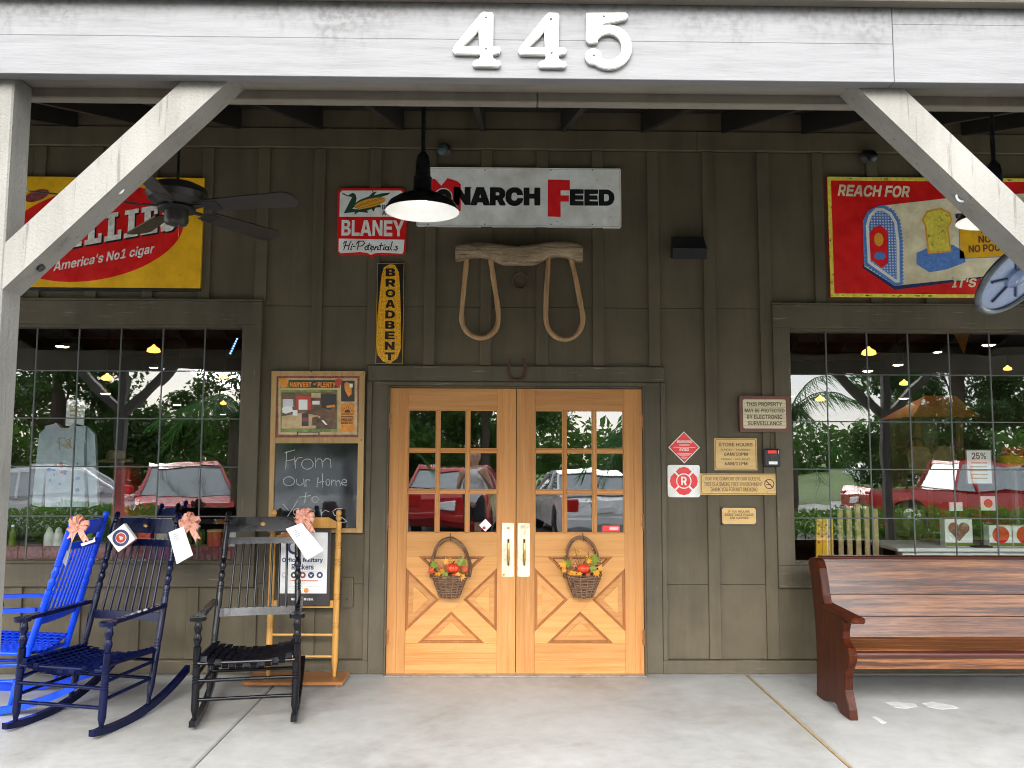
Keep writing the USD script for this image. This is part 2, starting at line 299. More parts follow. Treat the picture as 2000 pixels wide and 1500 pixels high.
plain('mulch', (.06, .04, .025), .9, vary=.5, scale=30, bump=.8, bscale=40)
FIR = [(.25, (.36, .115, .026)), (.42, (.47, .195, .052)), (.58, (.53, .255, .085)), (.78, (.58, .32, .125))]
wood('door_wood_upright', FIR, 2, .55, .03, 34, .34, .2, 30, spec=.3)
wood('door_wood_level', FIR, 0, .55, .03, 34, .34, .2, 30, spec=.3)
wood('door_wood_dark', [(.25, (.20, .055, .010)), (.5, (.30, .10, .022)), (.75, (.40, .16, .045))], 2, .55, .03, 34, .2, .2, 30, spec=.3)
wood('door_wood_pale', [(.28, (.44, .18, .045)), (.5, (.54, .26, .08)), (.75, (.60, .33, .125))], 0, .55, .03, 34, .22, .2, 30, spec=.3)
wood('oak_frame', [(.28, (.26, .14, .045)), (.5, (.40, .24, .085)), (.75, (.5, .33, .14))], 2, .5, .0, 20, .2)
wood('stand_wood', [(.25, (.38, .17, .03)), (.5, (.52, .26, .055)), (.75, (.6, .34, .09))], 2, .35, .3, 16, .15)
wood('stand_base', [(.25, (.20, .07, .02)), (.5, (.30, .12, .035)), (.75, (.38, .17, .055))], 0, .4, .2, 16, .15)
wood('pew_end_wood', [(.28, (.012, .003, .0015)), (.45, (.032, .006, .002)), (.6, (.062, .012, .003)), (.75, (.12, .032, .008))], 2, .38, .0, 26, .25, .15, 16, spec=.18)
wood('pew_back_wood', [(.36, (.014, .005, .003)), (.46, (.055, .017, .007)), (.54, (.14, .050, .016)), (.66, (.26, .115, .038))], 0, .24, .32, 30, .3, .3, 34, spec=.45)
wood('pew_rail_wood', [(.25, (.018, .004, .003)), (.5, (.045, .009, .005)), (.75, (.09, .022, .010))], 0, .25, .25, 20, .1, .1)
wood('yoke_wood', [(.34, (.03, .018, .010)), (.44, (.17, .115, .065)), (.58, (.33, .25, .155)), (.8, (.44, .35, .23))], 0, .8, 0, 40, .1, 1.0, 9)
wood('bow_wood', [(.3, (.15, .075, .03)), (.48, (.34, .19, .085)), (.62, (.42, .27, .14)), (.8, (.48, .34, .2))], 2, .6, 0, 26, .15, .4)
plain('black_paint', (.004, .004, .006), .20, vary=.4, bump=.05, spec=.24)
plain('navy_paint', (.002, .004, .026), .20, vary=.4, bump=.05, spec=.22)
plain('blue_paint', (.002, .055, .72), .35, vary=.12, coat=.1, bump=.05, spec=.3)
plain('iron_black', (.012, .012, .013), .45, vary=.2)
plain('fan_dark', (.030, .026, .024), .45, vary=.2)
plain('lamp_black', (.010, .010, .012), .3, vary=.2, coat=.3)
plain('lamp_white', (.85, .86, .84), .35, vary=.03)
plain('socket_teal', (.055, .085, .085), .5, vary=.3)
plain('rust', (.075, .038, .024), .85, vary=.45, scale=60, bump=.8, bscale=150)
plain('brass', (.90, .80, .58), .30, 1.0, vary=.06)
plain('brass_dark', (.55, .33, .12), .3, 1.0, vary=.2)
plain('hinge_metal', (.34, .15, .06), .4, .8, vary=.4, scale=60)
plain('aluminium', (.5, .49, .48), .35, .9, vary=.1)
plain('white_paint', (.80, .80, .78), .5, vary=.05)
plain('digit_white', (.36, .35, .335), .6, vary=.22, scale=22, bump=.3, bscale=90)
plain('enamel_white', (.86, .88, .86), .35, vary=.06, scale=12, coat=.2, chips=.66)
plain('enamel_red', (.74, .012, .012), .35, vary=.10, coat=.2, chips=.66)
plain('enamel_red_bright', (.78, .016, .02), .35, vary=.08, coat=.2)
plain('enamel_black', (.012, .012, .013), .35, vary=.1, coat=.2)
plain('enamel_yellow', (.90, .48, .012), .4, vary=.12, coat=.1, chips=.66)
plain('enamel_lemon', (.86, .70, .09), .45, vary=.2, scale=40, chips=.60)
plain('cream', (.82, .74, .52), .5, vary=.12, scale=8, chips=.66)
plain('navy_print', (.012, .018, .09), .5, vary=.15)
plain('corn_gold', (.82, .36, .03), .45, vary=.25, scale=90)
plain('husk_green', (.015, .06, .03), .5, vary=.3)
plain('lace_blue', (.09, .22, .58), .5, vary=.3, scale=60)
plain('bread_shade', (.50, .44, .30), .5, vary=.1)
plain('silver_letter', (.70, .69, .63), .5, vary=.3, scale=30)
def _kernels(path):
    n = {'g': ('geometry', {}), 'v': ('voronoi_texture', {'scale': 105.0, 'feature': 'distance_to_edge', 'randomness': .55}), 'c': ('voronoi_texture', {'scale': 105.0, 'randomness': .55}),
         'r': ('rgb_ramp', {'ramp': [(.03, (.30, .07, .005)), (.12, (1, 1, 1))]}), 'k': ('rgb_ramp', {'ramp': [(.2, (.88, .40, .008)), (.8, (.95, .60, .02))]}), 'bw': ('rgb_to_bw', {}),
         'x': ('mix_color', {'blend_type': 'multiply', 'fac': 1.0}), 'p': ('principled_bsdf', {'roughness': .45})}
    return usdkit.material(stage, path, n, [('g.position', 'v.vector'), ('g.position', 'c.vector'), ('v.distance', 'r.fac'), ('c.color', 'bw.color'), ('bw.val', 'k.fac'), ('k.color', 'x.a'), ('r.color', 'x.b'), ('x.result', 'p.base_color')], surface='p.BSDF')
_defs['corn_kernels'] = _kernels
wood('plaque_gold', [(.3, (.52, .32, .095)), (.5, (.62, .40, .14)), (.7, (.70, .47, .19))], 0, .35, .2, 30, .08, .05)
plain('plaque_ink', (.075, .035, .015), .6)
plain('plaque_brown', (.13, .045, .03), .5, vary=.2, bump=.2)
plain('plaque_cream', (.56, .50, .33), .6, vary=.1)
plain('chalkboard_black', (.010, .012, .015), .06, vary=.2, scale=5, spec=.8, coat=.25)
plain('chalk', (.42, .43, .43), .9, vary=.3, scale=200)
plain('poster_white', (.74, .74, .73), .4, vary=.04)
plain('poster_dark', (.035, .03, .03), .4)
plain('poster_red', (.48, .05, .03), .4, vary=.2); plain('poster_orange', (.68, .25, .03), .4, vary=.25, scale=40)
plain('poster_green', (.16, .24, .05), .4, vary=.5, scale=18); plain('poster_brown', (.13, .07, .035), .4, vary=.6, scale=20)
plain('poster_tan', (.50, .36, .18), .4, vary=.25, scale=20); plain('poster_maroon', (.22, .05, .05), .4, vary=.5, scale=40)
plain('card_white', (.84, .85, .84), .5, vary=.03); plain('card_grey', (.55, .55, .56), .5)
plain('ink_blue', (.04, .045, .14), .5); plain('ink_brown', (.16, .06, .04), .5)
def _gingham(path):
    n = {'g': ('geometry', {}), 'c': ('checker_texture', {'scale': 210.0, 'color1': (.62, .17, .09), 'color2': (.78, .50, .40)}), 'm': ('mapping', {'rotation': (.3, .5, .78)}), 'p': ('principled_bsdf', {'roughness': .7})}
    return usdkit.material(stage, path, n, [('g.position', 'm.vector'), ('m.vector', 'c.vector'), ('c.color', 'p.base_color')], surface='p.BSDF')
_defs['gingham'] = _gingham
plain('wicker', (.105, .050, .025), .8, vary=.5, scale=60, bump=.6, bscale=120)
plain('wicker_light', (.19, .105, .058), .8, vary=.4, scale=80, bump=.4, bscale=120)
plain('pumpkin_red', (.66, .05, .012), .3, vary=.2, coat=.3)
leaf('leaf_yellow', (.75, .33, .02), (.80, .62, .05), .25); leaf('leaf_green', (.22, .28, .02), (.36, .40, .05), .25); leaf('leaf_red', (.6, .08, .015), (.75, .25, .02), .25)
plain('berry_pink', (.62, .24, .16), .35, vary=.5, scale=90); plain('berry_gold', (.68, .36, .05), .35, vary=.3, scale=90)
plain('disc_blue', (.15, .21, .37), .28, vary=.15, coat=.3); plain('disc_rim', (.05, .065, .085), .3, vary=.3, coat=.3); plain('disc_rib', (.014, .025, .085), .4)
plain('sun_spot_paint', (.60, .61, .61), .5, vary=.2, scale=20)  # pale tone standing in for reflected sunlight on the porch floor
glassy('window_glass', (.95, .97, .96), 2.3); glassy('door_glass', (.92, .95, .94), 2.4)
plain('muntin_grey', (.085, .09, .09), .45)
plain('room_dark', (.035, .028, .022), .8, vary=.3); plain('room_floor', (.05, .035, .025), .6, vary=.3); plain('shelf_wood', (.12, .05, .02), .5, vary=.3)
leaf('foliage_dark', (.035, .085, .015), (.10, .20, .035)); leaf('foliage_mid', (.06, .14, .02), (.15, .29, .04)); leaf('foliage_light', (.09, .22, .012), (.24, .42, .04)); leaf('frond_green', (.04, .15, .022), (.11, .29, .05))
plain('bark', (.07, .05, .035), .9, vary=.4, scale=12, bump=.8, bscale=30)
for nm, c in dict(car_white=(.72, .73, .74), car_red=(.42, .012, .012), car_grey=(.26, .27, .29), car_black=(.012, .012, .014), car_maroon=(.10, .010, .014)).items(): plain(nm, c, .25, vary=.03, coat=.8)
plain('car_glass', (.30, .33, .34), .05, .75, vary=.1); plain('tyre', (.012, .012, .012), .8); plain('tail_red', (.45, .01, .01), .2); plain('chrome', (.65, .65, .66), .15, 1.0, vary=.05)
plain('shirt_cloth', (.56, .64, .72), .85, vary=.14, scale=14, bump=.5, bscale=25)
plain('skin', (.50, .28, .19), .5, vary=.05); plain('shirt_white', (.72, .73, .74), .8, vary=.04); plain('shorts_dark', (.015, .015, .02), .8); plain('hair_brown', (.07, .04, .025), .6)
# ================================================================ SETTING
G0 = -0.14
single('ground', (np.array([[-160, -220, G0-.02], [160, -220, G0-.02], [160, 60, G0-.02], [-160, 60, G0-.02]], float), [(0, 1, 2, 3)]), 'lawn_green', 'green lawn beyond the car park', None, kind='structure')
single('side_lawn', (np.array([[7.5, -9, G0-.015], [30, -9, G0-.015], [30, -3.9, G0-.015], [7.5, -3.9, G0-.015]], float), [(0, 1, 2, 3)]), 'mulch', 'dark mulch strip beside the car park', None, kind='structure')
single('car_park', (np.array([[-40, -19, G0-.012], [7.5, -19, G0-.012], [7.5, -3.9, G0-.012], [-40, -3.9, G0-.012]], float), [(0, 1, 2, 3)]), 'asphalt', 'grey asphalt car park in front of the porch', None, kind='structure')
single('road', (np.array([[7.5, -24, G0-.008], [60, -24, G0-.008], [60, -19.5, G0-.008], [7.5, -19.5, G0-.008]], float), [(0, 1, 2, 3)]), 'concrete', 'pale road across the lawn', None, kind='structure')
pv = setting('porch_floor', 'pale grey concrete porch floor with cast joints in front of the store')
JX = [-11.33, -8.055, -4.785, -1.515, 1.76, 5.04, 8.31, 11.58]
for i in range(len(JX)-1):
    a, b = JX[i], JX[i+1]; ga = .007 if i == 4 else .0012; gb = .007 if i == 3 else .002
    gl = .007 if abs(a-1.76) < .01 else .0013; gr = .007 if abs(b-1.76) < .01 else .0013
    part(pv, 'slab', bx(a+gl, b-gr, -4.15, .25, G0-.1, 0, .012), 'concrete')
    if i: part(pv, 'joint_strip', bx(a-gl, a+gl, -4.15, .25, -.06, -.0025 if gl > .005 else -.003, .0004), 'joint_filler' if gl > .005 else 'joint_dark')
bed = setting('planting_bed', 'dark mulch bed under the clipped hedge')
part(bed, 'mulch_bed', bx(-11, -4.2, -7.7, -6.41, G0-.1, G0+.05, .02), 'mulch'); part(bed, 'mulch_bed', bx(4.0, 7.4, -7.7, -6.41, G0-.1, G0+.05, .02), 'mulch')

# ================================================================ STORE FRONT
st_ = thing('store_building', 'dark olive brown board and batten store front with double doors', 'building')
def W(px, py, y=0.0): q = at(px, py, y); return q[0], q[2]
DX0, DX1, DZ = -.806, 1.036, 2.036          # door opening
LX0, LX1, RX0, RX1, WZ0, WZ1 = -4.30, -1.86, 2.10, 4.54, .775, 2.475
BZ0, BZ1 = .115, 3.80
BC = [-1.75+.41*k for k in range(-9, 16)]
def solid(x, z0, z1):
    """the stretches of wall at x that no opening or trim covers"""
    for a, b, c, d in ((LX0-.14, LX1+.14, WZ0-.165, WZ1+.178), (RX0-.125, RX1+.14, WZ0-.165, WZ1+.178), (DX0-.155, DX1+.155, -1, DZ+.155)):
        if a < x < b:
            out = []
            if z0 < c: out.append((z0, min(c, z1)))
            if z1 > d: out.append((max(d, z0), z1))
            return [q for q in out if q[1]-q[0] > .02]
    return [(z0, z1)]
# structural wall behind the boards, with the openings left out
openings = [sbox(LX0, WZ0, LX1, WZ1), sbox(RX0, WZ0, RX1, WZ1), sbox(DX0, -1, DX1, DZ)]
face = sbox(-6.2, -.02, 6.6, 4.35)
for o in openings: face = face.difference(o)
part(st_, 'wall', prism(face, .016, .18), 'wall_paint')
edges = [-6.0]+[c for c in BC]+[6.4]
for i in range(len(BC)-1):
    a, b = BC[i], BC[i+1]
    for z0, z1 in ((BZ0, .632), (.634, 2.621), (2.623, BZ1)):
        g = sbox(a+.001, z0+.001, b-.001, z1-.001)
        for o in openings: g = g.difference(o.buffer(.03, join_style=2))
        if not g.is_empty and g.area > .004: part(st_, 'siding_panel', prism(g, 0, .0155), 'wall_paint')
for c in BC:
    for z0, z1 in solid(c, BZ0, BZ1):
        w = .041+rng.uniform(-.002, .002)
        part(st_, 'batten', bx(c-w, c+w, -.019+rng.uniform(-.001, .001), .0005, z0+.001, z1-.001, .0025), 'wall_paint')
# frieze, upper board, skirting
for a, b in ((-6.2, -2.6), (-2.598, 1.45), (1.452, 6.6)):
    part(st_, 'frieze_board', bx(a, b, -.034, .0, 3.803, 3.948, .003), 'wall_paint')
    part(st_, 'upper_board', bx(a+.3, b+.3 if b < 6 else b, -.022, .0, 3.952, 4.30, .003), 'wall_paint')
for a, b in ((-6.2, DX0-.115), (DX1+.118, 6.6)):
    part(st_, 'skirting_board', bx(a, b, -.036, .0, .022, .112, .003), 'trim_paint')
part(st_, 'base_gap', bx(-6.2, 6.6, .005, .0155, .0005, .021, .001), 'joint_dark')
# door casing
dt = part(st_, 'door_casing', bx(DX0-.148, DX1+.148, -.036, .0, DZ+.038, DZ+.15, .003), 'trim_paint')
for s, e in ((DX0-.115, DX0-.004), (DX1+.004, DX1+.118)):
    part(dt, 'jamb_board', bx(s, e, -.0345, .0, .022, DZ+.0375, .003), 'trim_paint_upright')
part(dt, 'back_band', bx(DX0-.151, DX0-.1155, -.043, .0, .1125, DZ+.036, .003), 'trim_paint_upright')
part(dt, 'back_band', bx(DX1+.1185, DX1+.151, -.043, .0, .1125, DZ+.036, .003), 'trim_paint_upright')
part(dt, 'head_strip', bx(DX0-.1, DX1+.1, -.047, .0, DZ+.0075, DZ+.0375, .006), 'trim_paint')
for s, e in ((DX0-.0035, DX0+.008), (DX1-.008, DX1+.0035)):
    part(dt, 'stop', bx(s, e, -.03, .12, .0, DZ+.006, .002), 'trim_paint_upright')
part(dt, 'stop', bx(DX0+.009, DX1-.009, -.02, .12, DZ-.006, DZ+.006, .002), 'trim_paint')
part(st_, 'threshold', bx(DX0, DX1, -.05, .12, .0008, .012, .004), 'aluminium')

# windows
def window(x0, x1, z0, z1, label, tl, tr):
    w = part(st_, 'window', cat_([bx(x0-tl, x1+tr, -.040, .0, z1+.004, z1+.173, .003)]), 'trim_paint', label=label)
    part(w, 'top_band', bx(x0-tl-.004, x1+tr+.004, -.048, .0, z1+.1745, z1+.188, .003), 'trim_paint')
    part(w, 'side_board', bx(x0-tl, x0+.004, -.0385, .0, z0-.002, z1+.0035, .003), 'trim_paint_upright')
    part(w, 'side_board', bx(x1-.004, x1+tr, -.0385, .0, z0-.002, z1+.0035, .003), 'trim_paint_upright')
    part(w, 'sill_board', bx(x0-tl, x1+tr, -.044, .0, z0-.16, z0-.0025, .004), 'trim_paint')
    part(w, 'inner_frame', cat_([bx(x0-.02, x0+.006, .0005, .13, z0, z1, .002), bx(x1-.006, x1+.02, .0005, .13, z0, z1, .002), bx(x0, x1, .0006, .13, z1-.012, z1+.02, .002), bx(x0, x1, .0006, .13, z0-.02, z0+.014, .002)]), 'trim_paint_upright')
    nc, nr = 8, 5; dx, dz = (x1-x0)/nc, (z1-z0)/nr
    zl = [z1-.0-(.335+.0)*k for k in range(1, 5)]; zl = [2.147, 1.800, 1.452, 1.098]
    zs = [z0+.01]+sorted(zl)+[z1-.01]; xs = [x0+dx*k for k in range(nc+1)]
    for i in range(nc):
        for j in range(nr):
            jt = rng.uniform(-.0007, .0007); 
            q = bx(xs[i]+(.0 if i else .004)+.004, xs[i+1]-.004, .062, .066, zs[j]+.004, zs[j+1]-.004, 0)
            v = np.array(q.vertices); t1, t2 = rng.uniform(-.0022, .0022), rng.uniform(-.0022, .0022)
            v[:, 1] += (v[:, 0]-(xs[i]+xs[i+1])/2)*t1+(v[:, 2]-(zs[j]+zs[j+1])/2)*t2; q.vertices = v
            part(w, 'pane', q, 'window_glass')
    for k in range(1, nc): part(w, 'muntin', bx(xs[k]-.005, xs[k]+.005, .058, .07, z0+.012, z1-.010, .002), 'muntin_grey')
    for z in zl: part(w, 'muntin', bx(x0+.006, x1-.006, .0585, .0695, z-.0045, z+.0045, .002), 'muntin_grey')
window(LX0, LX1, WZ0, WZ1, 'left shop window reflecting trees and parked cars', .135, .132)
window(RX0, RX1, WZ0, WZ1, 'right shop window reflecting hedge and sky', .118, .135)

# ---- doors
YF = .0                                       # front face of the leaves
def door(x0, x1, hinge_left, label):
    z0, z1 = .014, DZ-.010
    d = thing_door = part(st_, 'door', bx(x0+.02, x1-.02, YF+.018, YF+.026, z0+.03, z0+.74, 0), 'door_wood_level', label=label)
    sw = .132
    xl, xr = x0+sw, x1-sw
    zt, zg0, zm = z1-.155, .990, .826        # under the top rail, pane bottoms, under the lock rail
    zb = .222
    wide = .055
    if hinge_left: pieces = ((x0, x0+wide+.012), (x0+wide+.0125, xl))
    else: pieces = ((x0, xl-.0005),)
    for a, b in pieces: part(d, 'stile', bx(a, b, YF, YF+.044, z0, z1, .0012), 'door_wood_upright')
    pieces = ((xr, x1),) if hinge_left else ((xr, xr+.07), (xr+.0705, x1))
    for a, b in pieces: part(d, 'stile', bx(a, b, YF, YF+.044, z0, z1, .0012), 'door_wood_upright')
    part(d, 'rail', bx(xl+.0005, xr-.0005, YF+.0008, YF+.0435, zt, z1, .0012), 'door_wood_level')
    part(d, 'rail', bx(xl+.0005, xr-.0005, YF+.0008, YF+.0435, zm, zg0, .0012), 'door_wood_pale')
    if hinge_left:
        for a, b in ((z0, .118), (.1185, .150), (.1505, zb)): part(d, 'rail', bx(xl+.0005, xr-.0005, YF+.0008, YF+.0435, a, b, .0012), 'door_wood_level')
    else:
        for a, b in ((z0, .105), (.1055, zb)): part(d, 'rail', bx(xl+.0005, xr-.0005, YF+.0008, YF+.0435, a, b, .0012), 'door_wood_level')
    # nine panes
    mw = .022; cx = [(xl+(xr-xl)*k/3) for k in range(4)]; cz = [zg0+(zt-zg0)*k/3 for k in range(4)]
    for k in (1, 2): part(d, 'glazing_bar', bx(cx[k]-mw/2, cx[k]+mw/2, YF+.004, YF+.04, zg0+.0005, zt-.0005, .005), 'door_wood_upright')
    for k in (1, 2):
        for i in range(3):
            part(d, 'glazing_bar', bx(cx[i]+(mw/2+.0005 if i else .0005), cx[i+1]-(mw/2+.0005 if i < 2 else .0005), YF+.0045, YF+.0395, cz[k]-mw/2, cz[k]+mw/2, .005), 'door_wood_level')
    for i in range(3):
        for j in range(3):
            a, b = cx[i]+(mw/2 if i else 0), cx[i+1]-(mw/2 if i < 2 else 0); e, f = cz[j]+(mw/2 if j else 0), cz[j+1]-(mw/2 if j < 2 else 0)
            for g in (sbox(a, e, b, f).difference(sbox(a+.007, e+.007, b-.007, f-.007)),): part(d, 'bead', prism(g, YF+.012, .01), 'door_wood_upright')
            q = bx(a+.001, b-.001, YF+.022, YF+.026, e+.001, f-.001, 0); v = np.array(q.vertices); t1, t2 = rng.uniform(-.002, .002), rng.uniform(-.002, .002)
            v[:, 1] += (v[:, 0]-(a+b)/2)*t1+(v[:, 2]-(e+f)/2)*t2; q.vertices = v
            part(d, 'pane', q, 'door_glass')
    # crossed boards and raised triangular panels
    R = sbox(xl, zb, xr, zm)
    def diag(p, q, w): return LineString([p, q]).buffer(w/2, cap_style=2)
    ext = lambda p, q: ((p[0]-(q[0]-p[0])*.2, p[1]-(q[1]-p[1])*.2), (q[0]+(q[0]-p[0])*.2, q[1]+(q[1]-p[1])*.2))
    A = diag(*ext((xl, zb), (xr, zm)), .118).intersection(R.buffer(-.0006)); B = diag(*ext((xl, zm), (xr, zb)), .118).intersection(R.buffer(-.0006))
    part(d, 'cross_board', prism(A, YF+.002, .03), 'door_wood_pale')
    for q in polys(B.difference(A.buffer(.0008))): part(d, 'cross_board', prism(q, YF+.002, .03), 'door_wood_pale')
    for q in polys(R.difference(union_all([A, B])).buffer(-.001)):
        if q.area < .002: continue
        part(d, 'panel_moulding', prism(q.difference(q.buffer(-.014, join_style=2)), YF+.006, .012), 'door_wood_dark')
        in1 = q.buffer(-.018, join_style=2); in2 = q.buffer(-.052, join_style=2)
        if in1.is_empty: continue
        part(d, 'triangle_panel', prism(in1, YF+.0135, .006), 'door_wood_level')
        if not in2.is_empty: part(d, 'raised_field', prism(in2, YF+.006, .009), 'door_wood_pale')
    # push plate and pull
    hx = (x1-.098 if hinge_left else x0+.010); hw = .085
    pl = part(d, 'push_plate', prism(rr(hx, hx+hw, .685, 1.063, .004), YF-.003, .003), 'brass', label='polished brass pull plate')
    hy = .86; cxh = hx+hw/2+(.004)
    path = [(cxh, YF-.003, hy+.085), (cxh, YF-.03, hy+.088), (cxh, YF-.046, hy+.06), (cxh, YF-.048, hy), (cxh, YF-.046, hy-.06), (cxh, YF-.03, hy-.088), (cxh, YF-.003, hy-.085)]
    part(d, 'handle', tube(path, [.009, .008, .008, .009, .008, .008, .009], 10), 'brass_dark', True)
    if hinge_left:
        part(d, 'lock_cylinder', lathe([(.012, 0), (.012, .9), (.008, 1)], (hx+.045, YF-.002, 1.03), (hx+.045, YF-.010, 1.03)), 'brass_dark'); 
        part(d, 'lock_cylinder', lathe([(.009, 0), (.009, .9), (.006, 1)], (hx+.014, YF-.002, .702), (hx+.014, YF-.008, .702)), 'brass_dark')
    for sx in (.006, hw-.006):
        for sz in (.690, 1.058): part(d, 'screw', lathe([(.0028, 0), (.002, 1)], (hx+sx, YF-.003, sz), (hx+sx, YF-.005, sz), 8), 'brass_dark')
    ex = x0 if hinge_left else x1
    for z in (.265, 1.075, 1.79):
        part(d, 'hinge', cat_([cyl((ex-.002 if hinge_left else ex+.002, YF-.010, z-.055), (ex-.002 if hinge_left else ex+.002, YF-.010, z+.055), .0075, n=10), bx(ex-.016, ex+.016, YF-.006, YF-.0005, z-.05, z+.05, .001)]), 'hinge_metal')
    return d, (xl, xr, zg0, zt)
dl, gl_ = door(DX0+.010, .1135, True, 'left fir door leaf with key lock')
dr, gr_ = door(.1185, DX1-.010, False, 'right fir door leaf')
# stickers on the panes
s_ = thing('sticker', 'white diamond sticker on the lowest right pane of the left door', 'sticker', (at(948, 1026, .02)[0], .02, at(948, 1026, .02)[2]))
c = at(948, 1026, .018); part(s_, 'sheet', prism(Polygon([(c[0]-.045, c[2]), (c[0], c[2]-.045), (c[0]+.045, c[2]), (c[0], c[2]+.045)]), .0195, .0015), 'card_white'); part(s_, 'print', prism(rr(c[0]-.02, c[0]+.002, c[2]-.028, c[2]-.008, .004), .0188, .0006), 'enamel_red')
b = wb(1177, 1027, 1211, 1038, .018); s_ = thing('sticker', 'pink red rectangular sticker on the lowest right pane of the right door', 'sticker', (b[0], .02, b[2]))
part(s_, 'sheet', prism(sbox(b[0], b[2], b[1], b[3]), .0195, .0015), 'enamel_red_bright'); 
for k in range(3): part(s_, 'print', prism(sbox(b[0]+.05, b[2]+.010+.009*k, b[1]-.012, b[2]+.014+.009*k), .0188, .0006), 'card_white')
# small socket cover on the wall under the chalkboard
b = wb(668, 1128, 690, 1186, -.01); k_ = thing('socket_cover', 'olive painted outlet cover low on the wall beside the wooden stand', 'outlet cover', (b[0], 0, b[2]))
part(k_, 'plate', prism(rr(b[0], b[1], b[2], b[3], .006), -.022, .0215), 'wall_paint'); part(k_, 'lid', prism(rr(b[0]+.012, b[1]-.012, b[2]+.05, b[3]-.05, .006), -.028, .0055), 'wall_paint'); part(k_, 'latch', lathe([(.008, 0), (.006, 1)], ((b[0]+b[1])/2, -.022, (b[2]+b[3])/2-.045), ((b[0]+b[1])/2, -.03, (b[2]+b[3])/2-.045)), 'iron_black')

# ================================================================ PORCH
po = thing('porch', 'pale grey timber porch frame with beam, braced posts and dark rafters', 'porch')
YB, ZB = -3.818, 2.549
for a, b in ((-7.0, -2.2), (-2.1985, 1.056), (1.0575, 7.0)):
    zs_ = 2.656 if b < 2 else 2.712
    part(po, 'beam_board', bx(a, b, YB, -3.780, ZB, zs_-.0003, .0012), 'beam_paint'); part(po, 'beam_board', bx(a, b, YB+.0006, -3.780, zs_, 2.775, .0010), 'beam_paint')
part(po, 'soffit_board', bx(-7, 7, -3.7796, -3.6905, 2.567, 2.60, .002), 'soffit_paint')
for a, b in ((-7, .10), (.1015, 7)): part(po, 'inner_beam', bx(a, b, -3.690, -3.652, 2.540, 2.775, .003), 'soffit_paint')
part(po, 'drip_board', bx(-7.1, 7.1, -3.858, -3.8185, 2.757, 2.90, .004), 'soffit_paint')
POSTS = [-4.43-.0445, -1.317-.0445, 1.55+.0445, 4.62]
for x in POSTS:
    part(po, 'post', bx(x-.0445, x+.0445, -3.7795, -3.691, .0, 2.5665, .004), 'post_paint')
def brace(xp, s):
    """xp: post face, s: towards which side the brace climbs"""
    P0, P1 = (xp+s*.0, 2.018), (xp+s*.55, 2.568)
    n = np.array([-s*.7071, .7071])*.088
    q = Polygon([(xp, 1.975), (xp+s*.0, 2.10), (xp+s*.466, 2.5665), (xp+s*.591, 2.5665)])
    m = prism(q, -3.7785, .0865)
    return m
for x, sides in ((POSTS[0], (-1, 1)), (POSTS[1], (1,)), (POSTS[2], (-1,)), (POSTS[3], (-1, 1))):
    for s in sides: part(po, 'brace', brace(x+s*.0446, s), 'post_paint')
for s, bxp in ((1, at(48, 508, -3.735)), (-1, None)):
    if bxp is not None: part(po, 'bolt', lathe([(.011, 0), (.011, .7), (.007, 1)], (-1.245, -3.735, 2.046), (-1.238, -3.735, 2.039), 14), 'iron_black')
sl = .316
for k in range(-9, 11):
    x = -.145+.6*k+.0
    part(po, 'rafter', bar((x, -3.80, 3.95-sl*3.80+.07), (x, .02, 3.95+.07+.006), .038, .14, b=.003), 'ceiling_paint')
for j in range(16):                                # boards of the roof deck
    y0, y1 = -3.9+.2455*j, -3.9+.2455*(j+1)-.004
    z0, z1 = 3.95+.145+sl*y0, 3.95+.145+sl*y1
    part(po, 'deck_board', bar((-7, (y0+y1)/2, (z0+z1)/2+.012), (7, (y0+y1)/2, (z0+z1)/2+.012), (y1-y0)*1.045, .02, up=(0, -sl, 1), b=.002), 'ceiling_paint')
part(po, 'roofing', bar((-7.1, -1.85, 3.95+.19+sl*-1.85), (7.1, -1.85, 3.95+.19+sl*-1.85), 4.16, .03, up=(0, -sl, 1)), 'iron_black')

# house number
hn = thing('house_number', 'white painted wooden numerals 445 on the pale porch beam', 'house number', (.1, YB, 2.57))
def crop(px, py): return at(600+px*.375, py*.375, YB-.016)[[0, 2]]
four = [(917, 58), (962, 60), (968, 70), (966, 205), (966, 238), (1000, 240), (1008, 256), (1000, 274), (966, 280), (966, 296), (982, 310), (1004, 314), (1006, 334), (996, 344), (868, 342), (862, 326), (872, 312), (896, 304), (904, 288), (898, 278), (768, 276), (757, 258), (770, 232), (905, 66)]
hole = [(893, 152), (898, 240), (806, 240), (868, 184)]
for dx in (0, 343):
    g = Polygon([crop(x+dx, y+dx*.012) for x, y in four], [[crop(x+dx, y+dx*.012) for x, y in hole]]).buffer(-.004).buffer(.005, 4).simplify(.0006)
    p_ = part(hn, 'numeral', [prism(g, YB-.0115, .011), prism(g.buffer(-.0018), YB-.0135, .002)], 'digit_white')
cen = crop(1572, 240); s1 = np.linalg.norm(crop(1692, 240)-cen); sz = abs(crop(1572, 355)[1]-cen[1])
ring = affinity.scale(Point(0, 0).buffer(1, 24), s1, sz).difference(affinity.scale(Point(0, 0).buffer(1, 24), s1*.58, sz*.60))
wedge = Polygon([(0, 0), (-1, .42), (-1, -.28)])
ring = affinity.translate(ring.difference(affinity.scale(wedge, .3, .3, origin=(0, 0))), *cen)
tip = Point(crop(1492, 290)).buffer(.0215, 10)
bar5 = Polygon([crop(*q) for q in ((1455, 64), (1660, 62), (1674, 78), (1660, 98), (1545, 122), (1518, 140), (1512, 218), (1470, 222), (1454, 205))])
g5 = union_all([ring, tip, bar5]).buffer(-.004).buffer(.005, 4).simplify(.0006)
part(hn, 'numeral', [prism(g5, YB-.0115, .011), prism(g5.buffer(-.0018), YB-.0135, .002)], 'digit_white')
